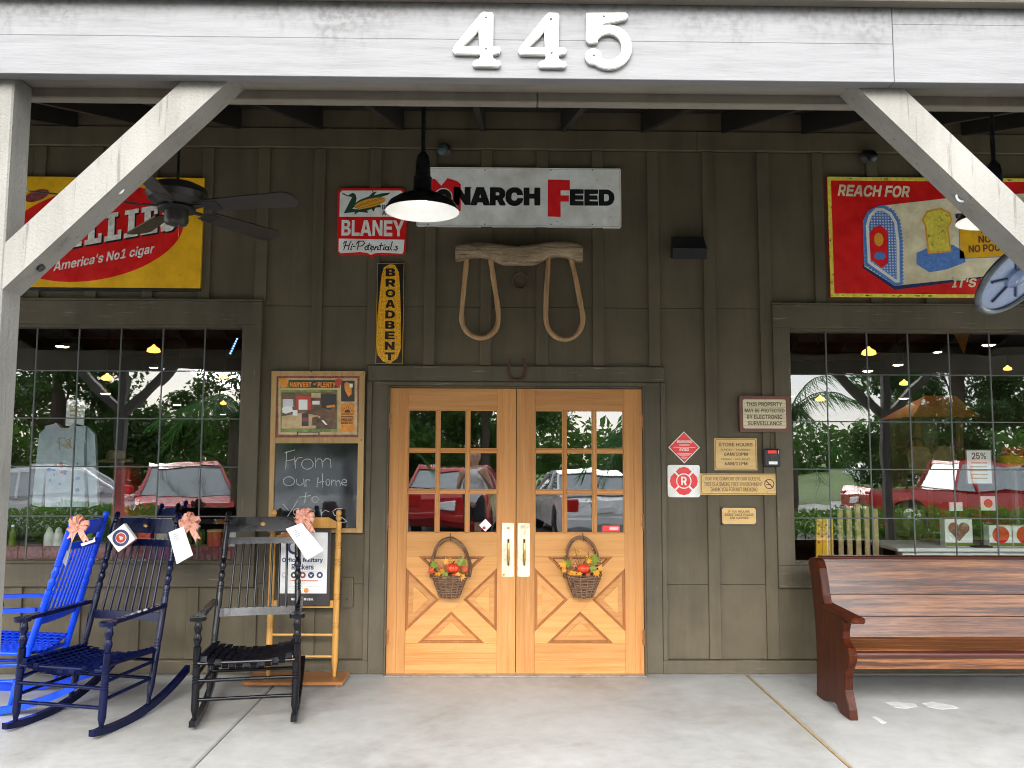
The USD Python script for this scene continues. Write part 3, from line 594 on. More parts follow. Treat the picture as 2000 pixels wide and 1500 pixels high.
for px, py in ((930, 88), (930, 250), (1270, 96), (1273, 272), (1545, 82), (1495, 286)):
    q = crop(px, py); part(hn, 'screw', lathe([(.0035, 0), (.002, 1)], (q[0], YB-.0135, q[1]), (q[0], YB-.015, q[1]), 8), 'iron_black')
# hooks
for px, py, lab in ((224, 358, 'white screw hook on the left porch brace'), (1885, 374, 'white screw hook on the right porch brace')):
    q = at(px, py, -3.735); sgn = 1 if px < 1000 else -1
    h = thing('hook', lab, 'hook', tuple(q)); 
    pth = [q+np.array([-.012*sgn*0, 0, .02])]; 
    for k in range(13):
        t = math.pi*.5*sgn*0+math.radians(170+20*k) if sgn > 0 else math.radians(10-20*k)
        pth.append(q+np.array([.014*math.cos(t)+.010*sgn, 0, -.014+.014*math.sin(t)]))
    part(h, 'shank', tube(pth, .0032, 8), 'white_paint', True); part(h, 'collar', lathe([(.008, 0), (.005, 1)], q+[0, 0, .024], q+[0, 0, .016], 10), 'white_paint')

# ================================================================ PENDANT LAMPS AND FAN
def pendant(x, y, z, label):
    t = thing('pendant_lamp', label, 'lamp', (x, y, z), local=True, group='black barn lamps hanging under the porch roof')
    top = 3.95+sl*y+.12-z
    part(t, 'shade', lathe([(.205, 0), (.203, .012), (.185, .045), (.14, .075), (.085, .10), (.055, .115), (.05, .15)], (0, 0, 0), (0, 0, 1), 40, False), 'lamp_black', 40)
    part(t, 'inner_shade', lathe([(.2045, -.002), (.199, .008), (.180, .04), (.135, .068), (.08, .09), (.03, .10), (.001, .10)], (0, 0, 0), (0, 0, 1), 40, False), 'lamp_white', 40)
    part(t, 'socket_cap', lathe([(.052, 0), (.052, .045), (.044, .05), (.040, .13), (.034, .165), (.018, .19)], (0, 0, .148), (0, 0, 1.148), 20), 'lamp_black', 30)
    part(t, 'rod', cyl((0, 0, .31), (0, 0, top), .013, n=10), 'lamp_black')
    part(t, 'bulb', lathe([(.001, -.006), (.018, -.002), (.026, .016), (.022, .035), (.012, .05), (.011, .062)], (0, 0, .048), (0, 0, 1.048), 14), 'lamp_glow', True)
glow('lamp_glow', (1, .95, .88), 5.0)
pendant(at(825, 407, -1.45)[0], -1.45, at(825, 413, -1.45)[2], 'black barn lamp hanging over the white feed sign')
pendant(at(1945, 413, -1.45)[0], -1.45, at(1945, 430, -1.45)[2], 'black barn lamp half hidden behind the right brace')
q = at(346, 386, -1.5)
fn = thing('ceiling_fan', 'dark five blade ceiling fan hanging in front of the yellow sign', 'ceiling fan', tuple(q), local=True)
part(fn, 'motor_housing', lathe([(.02, .075), (.11, .072), (.155, .05), (.165, .015), (.15, -.02), (.10, -.045), (.09, -.05)], (0, 0, 0), (0, 0, 1), 32), 'fan_dark', 35)
part(fn, 'vent_ring', lathe([(.086, -.046), (.10, -.062), (.098, -.075), (.075, -.08)], (0, 0, 0), (0, 0, 1), 24), 'iron_black', 35)
part(fn, 'switch_housing', lathe([(.062, -.078), (.064, -.13), (.055, -.15), (.02, -.158)], (0, 0, 0), (0, 0, 1), 24), 'fan_dark', 35)
part(fn, 'rod', cyl((0, 0, .07), (0, 0, 3.95-sl*1.5+.1-q[2]), .008, n=8), 'iron_black'); part(fn, 'chain', tube([(.03, -.03, -.15), (.032, -.032, -.23)], .0025, 5), 'brass_dark')
for ang in (-14, 58, 130, 202, 274):
    a = math.radians(ang); T = trimesh.transformations.rotation_matrix(a, (0, 0, 1)) @ trimesh.transformations.rotation_matrix(math.radians(-15), (1, 0, 0))
    bl = trimesh.creation.extrude_polygon(union_all([Polygon([(.20, -.055), (.66, -.072), (.66, .072), (.20, .055)]), affinity.translate(affinity.scale(Point(0, 0).buffer(1, 10), .058, .072), .66, 0)]), .007, engine='earcut'); bl.apply_translation((0, 0, -.004)); bl.apply_transform(T)
    bl.apply_translation((0, 0, -.055)); bp = part(fn, 'blade', bl, 'fan_dark')
    ir = cat_([bx(.09, .17, -.012, .012, -.006, .004, .002), bx(.165, .26, -.04, .04, -.009, -.0045, .002)]); ir.apply_transform(T); ir.apply_translation((0, 0, -.055)); part(bp, 'blade_iron', ir, 'iron_black')

# small security heads on the wall and the black flood lamp
for px, py, lab, lens in ((866, 290, 'small grey socket lamp above the white feed sign', 1), (1702, 303, 'small grey socket lamp above the red bread sign', 0)):
    q = at(px, py, -.12); t = thing('socket_lamp', lab, 'lamp', tuple(q))
    part(t, 'base', lathe([(.045, 0), (.05, .4), (.03, .8), (.02, 1)], (q[0], -.034, q[2]+.02), (q[0], -.075, q[2]+.01), 16), 'iron_black', 30)
    part(t, 'neck', tube([(q[0], -.07, q[2]+.01), (q[0], -.10, q[2]+.02), (q[0], -.115, q[2]+.01)], .012, 8), 'card_grey', True)
    part(t, 'head', lathe([(.022, 0), (.034, .3), (.036, .8), (.028, 1)], (q[0], -.10, q[2]+.03), (q[0]+.01*(1-2*lens), -.14, q[2]-.035), 14), 'iron_black' if not lens else 'socket_teal', 30)
    part(t, 'lens', lathe([(.025, 0), (.017, .7), (.002, 1)], (q[0]+.01*(1-2*lens), -.139, q[2]-.034), (q[0]+.012*(1-2*lens), -.15, q[2]-.046), 12), 'socket_teal', 30)
b = wb(1312, 460, 1378, 508, -.1); t = thing('flood_lamp', 'black box flood lamp on the wall right of the ox yoke', 'lamp', (b[0], 0, b[2]))
zc = (b[2]+b[3])/2
part(t, 'mount', bx((b[0]+b[1])/2-.05, (b[0]+b[1])/2+.05, -.05, -.0005, zc-.04, zc+.06, .008), 'iron_black')
part(t, 'housing', tm(m3.Manifold.hull_points(np.array([(b[0], -.05, b[2]+.03), (b[1], -.05, b[2]+.03), (b[0], -.13, b[2]), (b[1], -.13, b[2]), (b[0], -.14, b[2]+.075), (b[1], -.14, b[2]+.075), (b[0]+.01, -.05, b[3]), (b[1]-.01, -.05, b[3]), (b[0]+.015, -.11, b[3]-.01), (b[1]-.015, -.11, b[3]-.01)]))), 'iron_black')
part(t, 'visor', bx(b[0]-.004, b[1]+.004, -.148, -.135, b[2]+.072, b[2]+.082, .002), 'lamp_black')

# ribbed disc at the right edge
q = at(1984, 540, -2.2); dc = thing('ribbed_disc', 'round pale blue ribbed plastic disc hanging at the right edge below the brace', 'disc', tuple(q), local=True)
ax = np.array([.35, -.62, -.70]); ax /= np.linalg.norm(ax); s0 = np.cross(ax, [0, 0, 1.0]); s0 /= np.linalg.norm(s0); s1_ = np.cross(ax, s0)
part(dc, 'plate', lathe([(.001, .0), (.185, .0), (.19, -.006), (.001, -.012)], (0, 0, 0), ax, 48, False), 'disc_blue', 30)
part(dc, 'rim', tube([(math.cos(t)*s0+math.sin(t)*s1_)*.2 for t in np.linspace(0, 2*math.pi, 49)[:-1]], .016, 8, True), 'disc_rim', True)
for k in range(6):
    t = k*math.pi/3+.35; dv = math.cos(t)*s0+math.sin(t)*s1_; part(dc, 'rib', bar(dv*.05+ax*.004, dv*.15+ax*.004, .012, .01, ax, .003), 'disc_rib')
part(dc, 'hub', lathe([(.06, 0), (.055, .015), (.03, .03), (.012, .034)], (0, 0, 0), ax, 24), 'disc_blue', 30)
for k in range(3):
    t = k*2.1+.4; part(dc, 'screw', ico((math.cos(t)*s0+math.sin(t)*s1_)*.028+ax*.031, .005), 'chrome', True)
part(dc, 'hanger', tube([-ax*.01, -ax*.05+np.array([0, 0, .05]), np.array([.10, -.02, .12]), np.array([.22, -.05, .16])], .006, 6), 'iron_black', True)

# ================================================================ SIGNS ON THE WALL
YS = -.026                                     # the wall signs stand just proud of the battens
def ln(pts, w, y=None, cap=1):
    return LineString(pts).buffer(w, cap_style=cap, quad_segs=4)
def px_poly(pts, f, y): return Polygon([f(*q) for q in pts])
def wp(y): return lambda px, py: tuple(at(px, py, y)[[0, 2]])

# --- white feed sign
b = wb(814, 328, 1213, 443, YS); y = YS
t = thing('feed_sign', 'long white enamel sign with red and black MONARCH FEED lettering', 'sign', (b[0], 0, b[2]))
g = rr(*b, .012)
part(t, 'sheet', prism(g, y, .024), 'enamel_white'); part(t, 'rim', prism(g.difference(g.buffer(-.006)), y-.004, .0039), 'enamel_white')
part(t, 'rust_edge', prism(g.buffer(-.006).difference(g.buffer(-.0085)), y-.0012, .0011), 'bow_wood')
f = wp(y)
mpoly = px_poly([(822, 412), (822, 365), (838, 352), (849, 349), (862, 363), (874, 348), (893, 354), (900, 360), (900, 412)], f, y)
circ = Point(f(866, 385)).buffer(.069, 20)
part(t, 'lettering', prism(mpoly.difference(circ), y-.0016, .0015), 'enamel_red_bright', label='red letter M behind the O')
part(t, 'lettering', prism(Point(f(866, 385)).buffer(.060, 20).difference(Point(f(866, 385)).buffer(.020, 12)), y-.0016, .0015), 'enamel_black')
narch = fit(glyphs('NARCH', 900), *wb(887, 367, 1054, 401, y)); part(t, 'lettering', prism(narch.buffer(.004), y-.0016, .0015), 'enamel_black')
fp = [(1070, 351), (1113, 352), (1113, 372), (1095, 372), (1095, 382), (1111, 382), (1111, 394), (1095, 394), (1095, 424), (1070, 423)]
part(t, 'lettering', prism(px_poly(fp, f, y), y-.0016, .0015), 'enamel_red_bright')
eed = fit(glyphs('EED', 900), *wb(1114, 371, 1199, 401, y)); part(t, 'lettering', prism(eed.buffer(.003), y-.0016, .0015), 'enamel_black')
for px in (836, 947, 1076, 1157): 
    for py in (332, 438): q = f(px, py); part(t, 'nail', lathe([(.005, 0), (.003, 1)], (q[0], y, q[1]), (q[0], y-.003, q[1]), 8), 'iron_black')

# --- red and white seed sign
fc = lambda cx, cy: tuple(at(640+cx*.26667, 320+cy*.26667, YS)[[0, 2]])
t = thing('seed_sign', 'red bordered white shield sign with a corn cob and BLANEY lettering', 'sign', (*fc(320, 430)[:1], 0, fc(320, 430)[1]))
outer = px_poly([(72, 215), (82, 190), (105, 178), (540, 178), (575, 205), (582, 300), (570, 640), (555, 660), (400, 664), (350, 670), (320, 688), (290, 668), (240, 658), (90, 664), (70, 645)], fc, YS).buffer(.004).buffer(-.004)
part(t, 'sheet', prism(outer, YS, .024), 'enamel_red')
part(t, 'white_panel', prism(px_poly([(90, 215), (105, 196), (535, 196), (562, 218), (560, 388), (86, 388)], fc, YS), YS-.0012, .0011), 'enamel_white')
part(t, 'white_panel', prism(px_poly([(82, 548), (562, 556), (556, 640), (548, 658), (400, 650), (345, 655), (318, 668), (292, 654), (240, 645), (95, 655), (80, 640)], fc, YS), YS-.0012, .0011), 'enamel_white')
husk = px_poly([(106, 212), (150, 232), (165, 222), (185, 212), (205, 225), (212, 255), (205, 285), (240, 262), (300, 240), (330, 210), (358, 204), (340, 232), (400, 216), (462, 212), (440, 228), (330, 262), (200, 310), (180, 330), (230, 335), (320, 318), (385, 298), (392, 318), (350, 322), (335, 352), (322, 330), (290, 342), (296, 360), (230, 352), (196, 372), (200, 352), (160, 358), (118, 362), (130, 340), (155, 290), (180, 245), (140, 236), (108, 222)], fc, YS).buffer(0)
part(t, 'picture', prism(husk, YS-.002, .0007), 'husk_green')
ear = affinity.rotate(affinity.scale(Point(0, 0).buffer(1, 24), .235*.5*1.0, .062*.5*1.05), 14.5); ear = affinity.translate(ear, *fc(310, 288)); part(t, 'picture', prism(ear, YS-.0028, .0007), 'corn_gold')
for s, e in (((200, 322), (420, 250)), ((210, 335), (415, 275)), ((190, 318), (400, 246))): part(t, 'picture', prism(ln([fc(*s), fc(*e)], .0012), YS-.0032, .0003), 'husk_green')
lettering(t, 'BU', (746, 400, 760, 409), YS-.0022, 'enamel_black', 600, depth=.001); lettering(t, 'A', (746, 412, 754, 420), YS-.0022, 'enamel_black', 600, depth=.001)
lettering(t, 'BLANEY', (667, 430, 789, 461), YS-.0014, 'enamel_white', 800)
H = []
for pts in ([(124, 570), (117, 585), (122, 575), (138, 568), (118, 630)], [(116, 602), (152, 598)], [(172, 566), (160, 590), (150, 630)], [(176, 602), (168, 628), (176, 630)], [(187, 606), (202, 604)], [(230, 572), (216, 630)], [(210, 588), (226, 568), (262, 566), (272, 582), (252, 602), (222, 604)],
            [(306, 580), (296, 622), (302, 630)], [(290, 598), (320, 595)], [(314, 620), (336, 614), (334, 604), (320, 606), (312, 622), (326, 632), (342, 622)], [(352, 606), (344, 632)], [(346, 620), (362, 606), (370, 610), (364, 628), (376, 628)], [(394, 580), (384, 622), (390, 631)], [(378, 600), (406, 597)], [(414, 608), (407, 628), (416, 630)], [(450, 606), (442, 628), (452, 630)], [(474, 570), (460, 622), (468, 632)], [(512, 604), (498, 608), (512, 622), (500, 634), (484, 628)]): H.append(ln([fc(*q) for q in pts], .0034))
for c_ in ((284, 618), (434, 619)): H.append(Point(fc(*c_)).buffer(.0155, 10).difference(Point(fc(*c_)).buffer(.0075, 8)))
for c_ in ((182, 590), (419, 594)): H.append(Point(fc(*c_)).buffer(.005))
part(t, 'lettering', prism(union_all(H), YS-.0024, .0011), 'enamel_black', label='handwritten line Hi-Potentials')
for c_ in ((330, 200), (318, 640)): q = fc(*c_); part(t, 'nail', lathe([(.005, 0), (.003, 1)], (q[0], YS-.001, q[1]), (q[0], YS-.004, q[1]), 8), 'iron_black')

# --- tall narrow cob sign
b = wb(735.5, 514, 788, 711, YS); t = thing('cob_sign', 'tall narrow dark sign with a yellow corn cob reading BROADBENT', 'sign', (b[0], 0, b[2]))
part(t, 'sheet', prism(sbox(b[0], b[2], b[1], b[3]), YS, .024), 'enamel_black'); fr = sbox(b[0], b[2], b[1], b[3]); part(t, 'edge_line', prism(fr.difference(fr.buffer(-.0025)), YS-.001, .0009), 'enamel_yellow')
f = wp(YS); cob = px_poly([(745, 540), (750, 522), (762, 516), (772, 518), (779, 532), (781, 560), (783, 620), (783, 680), (776, 700), (762, 710), (748, 706), (737, 692), (735, 670), (738, 610)], f, YS).buffer(.012, 8).buffer(-.016, 8).buffer(.004)
part(t, 'picture', prism(cob, YS-.0022, .0021), 'corn_kernels')
for i, ch in enumerate('BROADBENT'):
    y0 = 524+20.55*i; xo = 753.5-.25*i
    lettering(t, ch, (xo, y0, xo+19, y0+15.5), YS-.0036, 'enamel_black', 900, depth=.0013)

# --- yellow cigar sign (left)
b = wb(-26, 347, 396, 562, YS); t = thing('cigar_sign', 'big yellow sign with a red oval and white slab lettering behind the ceiling fan', 'sign', (b[0], 0, b[2]))
part(t, 'sheet', prism(sbox(b[0], b[2], b[1], b[3]), YS-.012, .036), 'enamel_yellow'); fr = sbox(b[0], b[2], b[1], b[3])
part(t, 'lower_edge', bx(b[0], b[1], YS-.006, -.002, b[2]-.022, b[2]-.0005, .002), 'iron_black'); f = wp(YS-.013)
y = YS-.0135
ov = affinity.rotate(affinity.scale(Point(0, 0).buffer(1, 40), .66, .345), 10.0); ov = affinity.translate(ov, *f(182, 456)).intersection(fr.buffer(-.01))
part(t, 'oval', prism(ov, y, .0014), 'enamel_red')
part(t, 'picture', prism(affinity.translate(affinity.rotate(affinity.scale(Point(0, 0).buffer(1, 12), .09, .04), 20), *f(72, 382)), y-.0004, .0018), 'poster_maroon')
def slab(ch):
    R = lambda *a: sbox(*a); sf = .16; stm = .30
    if ch == 'I': return union_all([R(.22, 0, .52, 1), R(0.05, 0, .69, sf), R(.05, 1-sf, .69, 1)])
    if ch == 'L': return union_all([R(.15, 0, .45, 1), R(0, 0, .78, sf+.02), R(0, 1-sf, .60, 1), R(.62, 0, .78, .34)])
    if ch == 'E': return union_all([R(.15, 0, .45, 1), R(0, 0, .78, sf+.02), R(0, 1-sf-.02, .76, 1), R(.62, 0, .78, .32), R(.60, .68, .76, 1), R(.4, .42, .62, .58)])
    if ch == 'H': return union_all([R(.12, 0, .40, 1), R(.62, 0, .90, 1), R(0, 0, .50, sf), R(.52, 0, 1.02, sf), R(0, 1-sf, .50, 1), R(.52, 1-sf, 1.02, 1), R(.3, .42, .7, .58)])
    if ch == 'P': return union_all([R(.15, 0, .45, 1), R(0, 0, .60, sf), R(0, 1-sf, .55, 1), affinity.scale(Point(.45, .70).buffer(1, 16), .40, .30).difference(R(-.2, .3, .3, 1.1)).difference(affinity.scale(Point(.45, .70).buffer(1, 12), .14, .13))])
    if ch == 'S': return union_all([LineString([(.66, .78), (.55, .88), (.38, .90), (.22, .82), (.18, .70), (.26, .58), (.5, .46), (.62, .34), (.62, .2), (.5, .1), (.3, .09), (.12, .2)]).buffer(.125, 6), R(.6, .66, .76, 1), R(.02, 0, .18, .36)])
Lg, u = [], 0.0
for ch in 'PHILLIES':
    q = slab(ch); Lg.append(affinity.translate(q, u-q.bounds[0], 0)); u += q.bounds[2]-q.bounds[0]+.14
word = union_all(Lg); x0_, z0_ = f(42, 501); x1_, z1_ = f(346, 447); hgt = .205
sx = (x1_-x0_)/(u-.14); word = affinity.affine_transform(word, [sx, 0, (z1_-z0_)/(u-.14), hgt, x0_, z0_])
part(t, 'letter_shadow', prism(affinity.translate(word, .012, -.012), y-.0008, .0007), 'enamel_black'); part(t, 'lettering', prism(word, y-.0022, .0013), 'silver_letter', label='slab lettering PHILLIES')
tag = fit(glyphs("America's No1 cigar", 700, .18), 0, 1, 0, 1); xa, za = f(104, 533); xb, zb_ = f(301, 497); hh = .088
tag = affinity.affine_transform(tag, [xb-xa, 0, zb_-za, hh, xa, za-.006]); part(t, 'lettering', prism(tag, y-.0012, .0011), 'silver_letter')

# --- red bread sign (right)
b = wb(1619, 348, 2192, 582, YS); t = thing('bread_sign', 'red and cream bread sign with yellow rim reading REACH FOR', 'sign', (b[0], 0, b[2])); f = wp(YS-.002)
fr = sbox(b[0], b[2], b[1], b[3]); part(t, 'sheet', prism(fr, YS, .024), 'enamel_red'); part(t, 'rim', prism(fr.difference(fr.buffer(-.026, join_style=2)), YS-.004, .0039), 'enamel_lemon'); y = YS-.0012
for k in range(16):
    e = rng.random(); xx = b[0]+(b[1]-b[0])*rng.random()*.75; zz = b[2]+.012 if rng.random() < .7 else b[3]-.014
    part(t, 'rust_spot', prism(affinity.scale(Point(xx, zz).buffer(.006, 5), rng.uniform(.6, 2.6), rng.uniform(.4, .9)), YS-.0046, .0006), 'rust')
loaf = px_poly([(1688, 520), (1686, 432), (1696, 412), (1720, 402), (1860, 386), (2000, 378), (2120, 374), (2150, 395), (2150, 512), (1960, 536), (1748, 558)], f, y).buffer(-.01).buffer(.01)
part(t, 'loaf_shadow', prism(px_poly([(1686, 516), (1748, 553), (2150, 503), (2150, 514), (1748, 566), (1684, 522)], f, y), y-.0003, .0013), 'navy_print')
part(t, 'loaf', prism(loaf, y-.0012, .0011), 'cream')
facep = px_poly([(1690, 516), (1686, 440), (1692, 418), (1708, 402), (1726, 402), (1744, 412), (1756, 432), (1761, 470), (1762, 556), (1748, 557)], f, y).buffer(-.008).buffer(.008)
scal = [facep]+[Point(facep.exterior.interpolate(s)).buffer(.011, 6) for s in np.arange(0, facep.length, .026)]
part(t, 'lace_border', prism(union_all(scal).intersection(loaf.buffer(.004)), y-.0022, .0009), 'lace_blue'); inner = facep.buffer(-.018)
part(t, 'loaf_end', prism(inner.difference(inner.buffer(-.022)), y-.003, .0007), 'enamel_white'); 
dots = union_all([Point(x, z).buffer(.0055, 4) for x in np.arange(*facep.bounds[0::2], .021) for z in np.arange(facep.bounds[1], facep.bounds[3], .021)]).intersection(inner.buffer(-.026)); part(t, 'lace_dots', prism(dots, y-.003, .0007), 'enamel_white')
part(t, 'end_label', prism(px_poly([(1698, 456), (1706, 444), (1720, 440), (1734, 452), (1734, 514), (1722, 524), (1700, 506)], f, y).buffer(-.006).buffer(.006), y-.0037, .0006), 'enamel_red_bright')
part(t, 'end_picture', prism(affinity.scale(Point(f(1716, 468)).buffer(1, 14), .034, .05), y-.0042, .0004), 'corn_gold'); part(t, 'end_picture', prism(affinity.scale(Point(f(1718, 500)).buffer(1, 14), .042, .03), y-.0042, .0004), 'lace_blue')
# plain stand-in picture: a golden slice on a blue cloth
part(t, 'picture', prism(px_poly([(1790, 516), (1790, 494), (1812, 484), (1838, 478), (1862, 478), (1882, 492), (1886, 512), (1850, 526), (1815, 532)], f, y).buffer(-.008).buffer(.008), y-.0020, .0007), 'lace_blue')
part(t, 'picture', prism(px_poly([(1812, 496), (1806, 440), (1800, 430), (1810, 412), (1838, 406), (1856, 416), (1860, 432), (1852, 444), (1858, 492)], f, y).buffer(-.01).buffer(.010), y-.0028, .0007), 'corn_gold')
part(t, 'picture', prism(px_poly([(1812, 496), (1806, 440), (1800, 430), (1810, 412), (1838, 406), (1856, 416), (1860, 432), (1852, 444), (1858, 492)], f, y).buffer(-.022).buffer(.010), y-.0034, .0005), 'enamel_lemon')
gold = px_poly([(1874, 442), (2120, 428), (2120, 494), (1876, 504)], f, y); part(t, 'gold_panel', prism(gold, y-.0020, .0007), 'enamel_yellow'); part(t, 'panel_line', prism(gold.buffer(.006, join_style=2).difference(gold), y-.0020, .0007), 'lace_blue')
def let2(text, p0, p1, h, mat, w, sl_=0.0, yy=y): 
    g = fit(glyphs(text, w, sl_), 0, 1, 0, 1); a, c = f(*p0), f(*p1); g = affinity.affine_transform(g, [c[0]-a[0], 0, c[1]-a[1], h, a[0], a[1]]); part(t, 'lettering', prism(g, yy, .0012), mat)
let2('REACH FOR', (1636, 383), (1778, 386), .088, 'cream', 800, .25, y-.0012)
let2('S', (1866, 432), (1906, 430), .165, 'navy_print', 800, .2, y-.0030)
let2('NO HOLES', (1916, 456), (2000, 451), .05, 'ink_brown', 800, 0, y-.0030); let2('NO STREAKS', (1911, 475), (2020, 470), .054, 'ink_brown', 800, 0, y-.0030); let2('NO POOR ENDS', (1892, 494), (2012, 487), .056, 'ink_brown', 800, 0, y-.0030)
let2("IT'S B", (1859, 562), (1930, 560), .066, 'cream', 800, .25, y-.0012)

# --- plaques right of the door
def plaque(name, label, box, mat, y=-.0205, d=.020, r=.002, edge=None, inset=.006, cut=.0):
    b = wb(*box, y); t = thing(name, label, 'sign', (b[0], 0, b[2])); g = rr(*b, r); part(t, 'plate', prism(g, y, d), mat)
    if edge:
        a = g.buffer(-inset, join_style=2); 
        a = Polygon([(b[0]+inset+cut, b[2]+inset), (b[1]-inset-cut, b[2]+inset), (b[1]-inset, b[2]+inset+cut), (b[1]-inset, b[3]-inset-cut), (b[1]-inset-cut, b[3]-inset), (b[0]+inset+cut, b[3]-inset), (b[0]+inset, b[3]-inset-cut), (b[0]+inset, b[2]+inset+cut)])
        part(t, 'border_line', prism(a.difference(a.buffer(-.0035, join_style=2)), y-.0008, .0007), edge)
    return t, b
C3 = lambda cx, cy: (1280+cx*.21341, 740+cy*.21333)
def lt3(t, text, x0, y0, x1, y1, mat, w=500, y=-.0213, **k): a, c = C3(x0, y0), C3(x1, y1); lettering(t, text, (a[0], a[1], c[0], c[1]), y, mat, w, depth=.0008, **k)
t, b = plaque('store_hours_plaque', 'gold plaque with the store hours', (*C3(541, 545), *C3(930, 836)), 'plaque_gold', edge='plaque_ink', cut=.008)
lt3(t, 'STORE HOURS', 580, 586, 890, 618, 'plaque_ink', 600); lt3(t, 'SUNDAY – THURSDAY', 598, 640, 872, 658, 'plaque_ink', 450); lt3(t, '6AM/10PM', 628, 674, 845, 708, 'plaque_ink', 650); lt3(t, 'FRIDAY – SATURDAY', 606, 726, 868, 745, 'plaque_ink', 450); lt3(t, '6AM/11PM', 634, 760, 843, 795, 'plaque_ink', 650)
t, b = plaque('smoke_free_plaque', 'long gold plaque about the smoke free environment', (*C3(412, 868), *C3(1124, 1062)), 'plaque_gold', y=-.0215, edge='plaque_ink', cut=.008)
for tx, x0, y0, x1, y1 in (('FOR THE COMFORT OF OUR GUESTS,', 460, 900, 965, 934), ('THIS IS A SMOKE FREE ENVIRONMENT', 446, 946, 982, 982), ('THANK YOU FOR NOT SMOKING', 502, 994, 934, 1030)): lt3(t, tx, x0, y0, x1, y1, 'plaque_ink', 500, y=-.0223)
c = at(*C3(1042, 962), -.0215); R_ = .036; part(t, 'symbol', prism(union_all([Point(c[0], c[2]).buffer(R_, 20).difference(Point(c[0], c[2]).buffer(R_-.006, 20)), ln([(c[0]-.024, c[2]+.024), (c[0]+.024, c[2]-.024)], .0035), sbox(c[0]-.022, c[2]-.008, c[0]+.012, c[2]-.002)]), -.0223, .0008), 'plaque_ink', label='no smoking symbol')
for cx, cy in ((510, 888), (514, 1036), (1020, 898), (1024, 1036)): q = at(*C3(cx, cy), -.0215); part(t, 'screw', lathe([(.004, 0), (.003, 1)], q, q-[0, .002, 0], 8), 'brass_dark')
t, b = plaque('assistance_plaque', 'small dark edged gold plaque reading IF YOU REQUIRE ASSISTANCE', (*C3(606, 1176), *C3(926, 1336)), 'poster_dark')
g = sbox(b[0]+.004, b[2]+.005, b[1]-.004, b[3]-.004); part(t, 'face', prism(g.difference(union_all([Point(x, z).buffer(.009, 6) for x in g.bounds[0::2] for z in g.bounds[1::2]])), -.0215, .001), 'plaque_gold')
for tx, x0, y0, x1, y1 in (('IF YOU REQUIRE', 664, 1204, 866, 1226), ('ASSISTANCE PLEASE', 634, 1232, 900, 1256), ('ASK CASHIER.', 680, 1262, 858, 1284)): lt3(t, tx, x0, y0, x1, y1, 'plaque_ink', 600, y=-.0223)
t, b = plaque('surveillance_plaque', 'brown framed cream wooden plaque about electronic surveillance', (*C3(772, 158), *C3(1228, 486)), 'plaque_brown', y=-.048, d=.026, r=.004)
g = rr(*wb(*C3(803, 188), *C3(1196, 454), -.05), .014); part(t, 'panel', prism(g, -.0495, .0015), 'plaque_cream')
for k in range(7): z = g.bounds[1]+(g.bounds[3]-g.bounds[1])*(k+.9)/8; part(t, 'groove', prism(sbox(g.bounds[0]+.002, z-.0008, g.bounds[2]-.002, z+.0008), -.0499, .0004), 'plaque_ink')
for tx, x0, y0, x1, y1 in (('THIS PROPERTY', 832, 212, 1160, 252), ('MAY BE PROTECTED', 818, 272, 1182, 308), ('BY ELECTRONIC', 838, 330, 1162, 368), ('SURVEILLANCE', 846, 388, 1160, 426)): lt3(t, tx, x0, y0, x1, y1, 'plaque_ink', 700, y=-.0503)
# warning diamond
ctr = at(*C3(265, 627), -.012); hw = .1515
t = thing('warning_diamond', 'red diamond warning sign reading WARNING AVISO', 'sign', (ctr[0], 0, ctr[2])); dia = Polygon([(ctr[0]-hw, ctr[2]), (ctr[0], ctr[2]-hw), (ctr[0]+hw, ctr[2]), (ctr[0], ctr[2]+hw)])
dia = affinity.scale(dia, .755, .755); part(t, 'sheet', prism(dia, -.006, .0055), 'enamel_white'); part(t, 'face', prism(dia.buffer(-.0055, join_style=2), -.0068, .0007), 'enamel_red_bright')
lt3(t, 'WARNING', 197, 563, 336, 588, 'enamel_white', 700, y=-.0074); lt3(t, 'AVISO', 218, 634, 307, 660, 'enamel_white', 700, y=-.0074); part(t, 'print', prism(sbox(*[v for p in ((165, 627), (365, 624)) for v in tuple(at(*C3(*p), -.0074)[[0, 2]])]), -.0074, .0006), 'enamel_white')
for k, (hw_, cy) in enumerate(((50, 600), (46, 612), (70, 680), (56, 692), (44, 704), (30, 716), (18, 730))): q0, q1 = at(*C3(265-hw_, cy), -.007), at(*C3(265+hw_, cy), -.007); part(t, 'print', prism(sbox(q0[0], q0[2]-.0014, q1[0], q0[2]+.0014), -.0072, .0004), 'enamel_white')
# fire emblem
t, b = plaque('truss_sign', 'white square sign with a red cross emblem and letter R', (*C3(113, 788), *C3(408, 1083)), 'enamel_white', y=-.007, d=.0065, r=.016)
cx_, cz_ = (b[0]+b[1])/2, (b[2]+b[3])/2; s = (b[1]-b[0])/2
lobe = Polygon([(-.30, .28), (-.52, .60), (-.40, .68), (-.22, .80), (0, .88), (.22, .80), (.40, .68), (.52, .60), (.30, .28)]).buffer(.0)
side = [Polygon([(-.24, .24), (-.55, .52), (-.28, .80), (0, .87), (.28, .80), (.55, .52), (.24, .24), (0, .1)])]
shape = union_all([affinity.rotate(side[0], 90*k, origin=(0, 0)) for k in range(4)]+[Point(0, 0).buffer(.5)])
for k in range(4): shape = shape.difference(affinity.rotate(sbox(-.055, .3, .055, 1.2), 45+90*k, origin=(0, 0)))
shape = shape.difference(Point(0, 0).buffer(.475, 20)).union(Point(0, 0).buffer(.41, 20)); place = lambda g: affinity.affine_transform(g, [s, 0, 0, s, cx_, cz_])
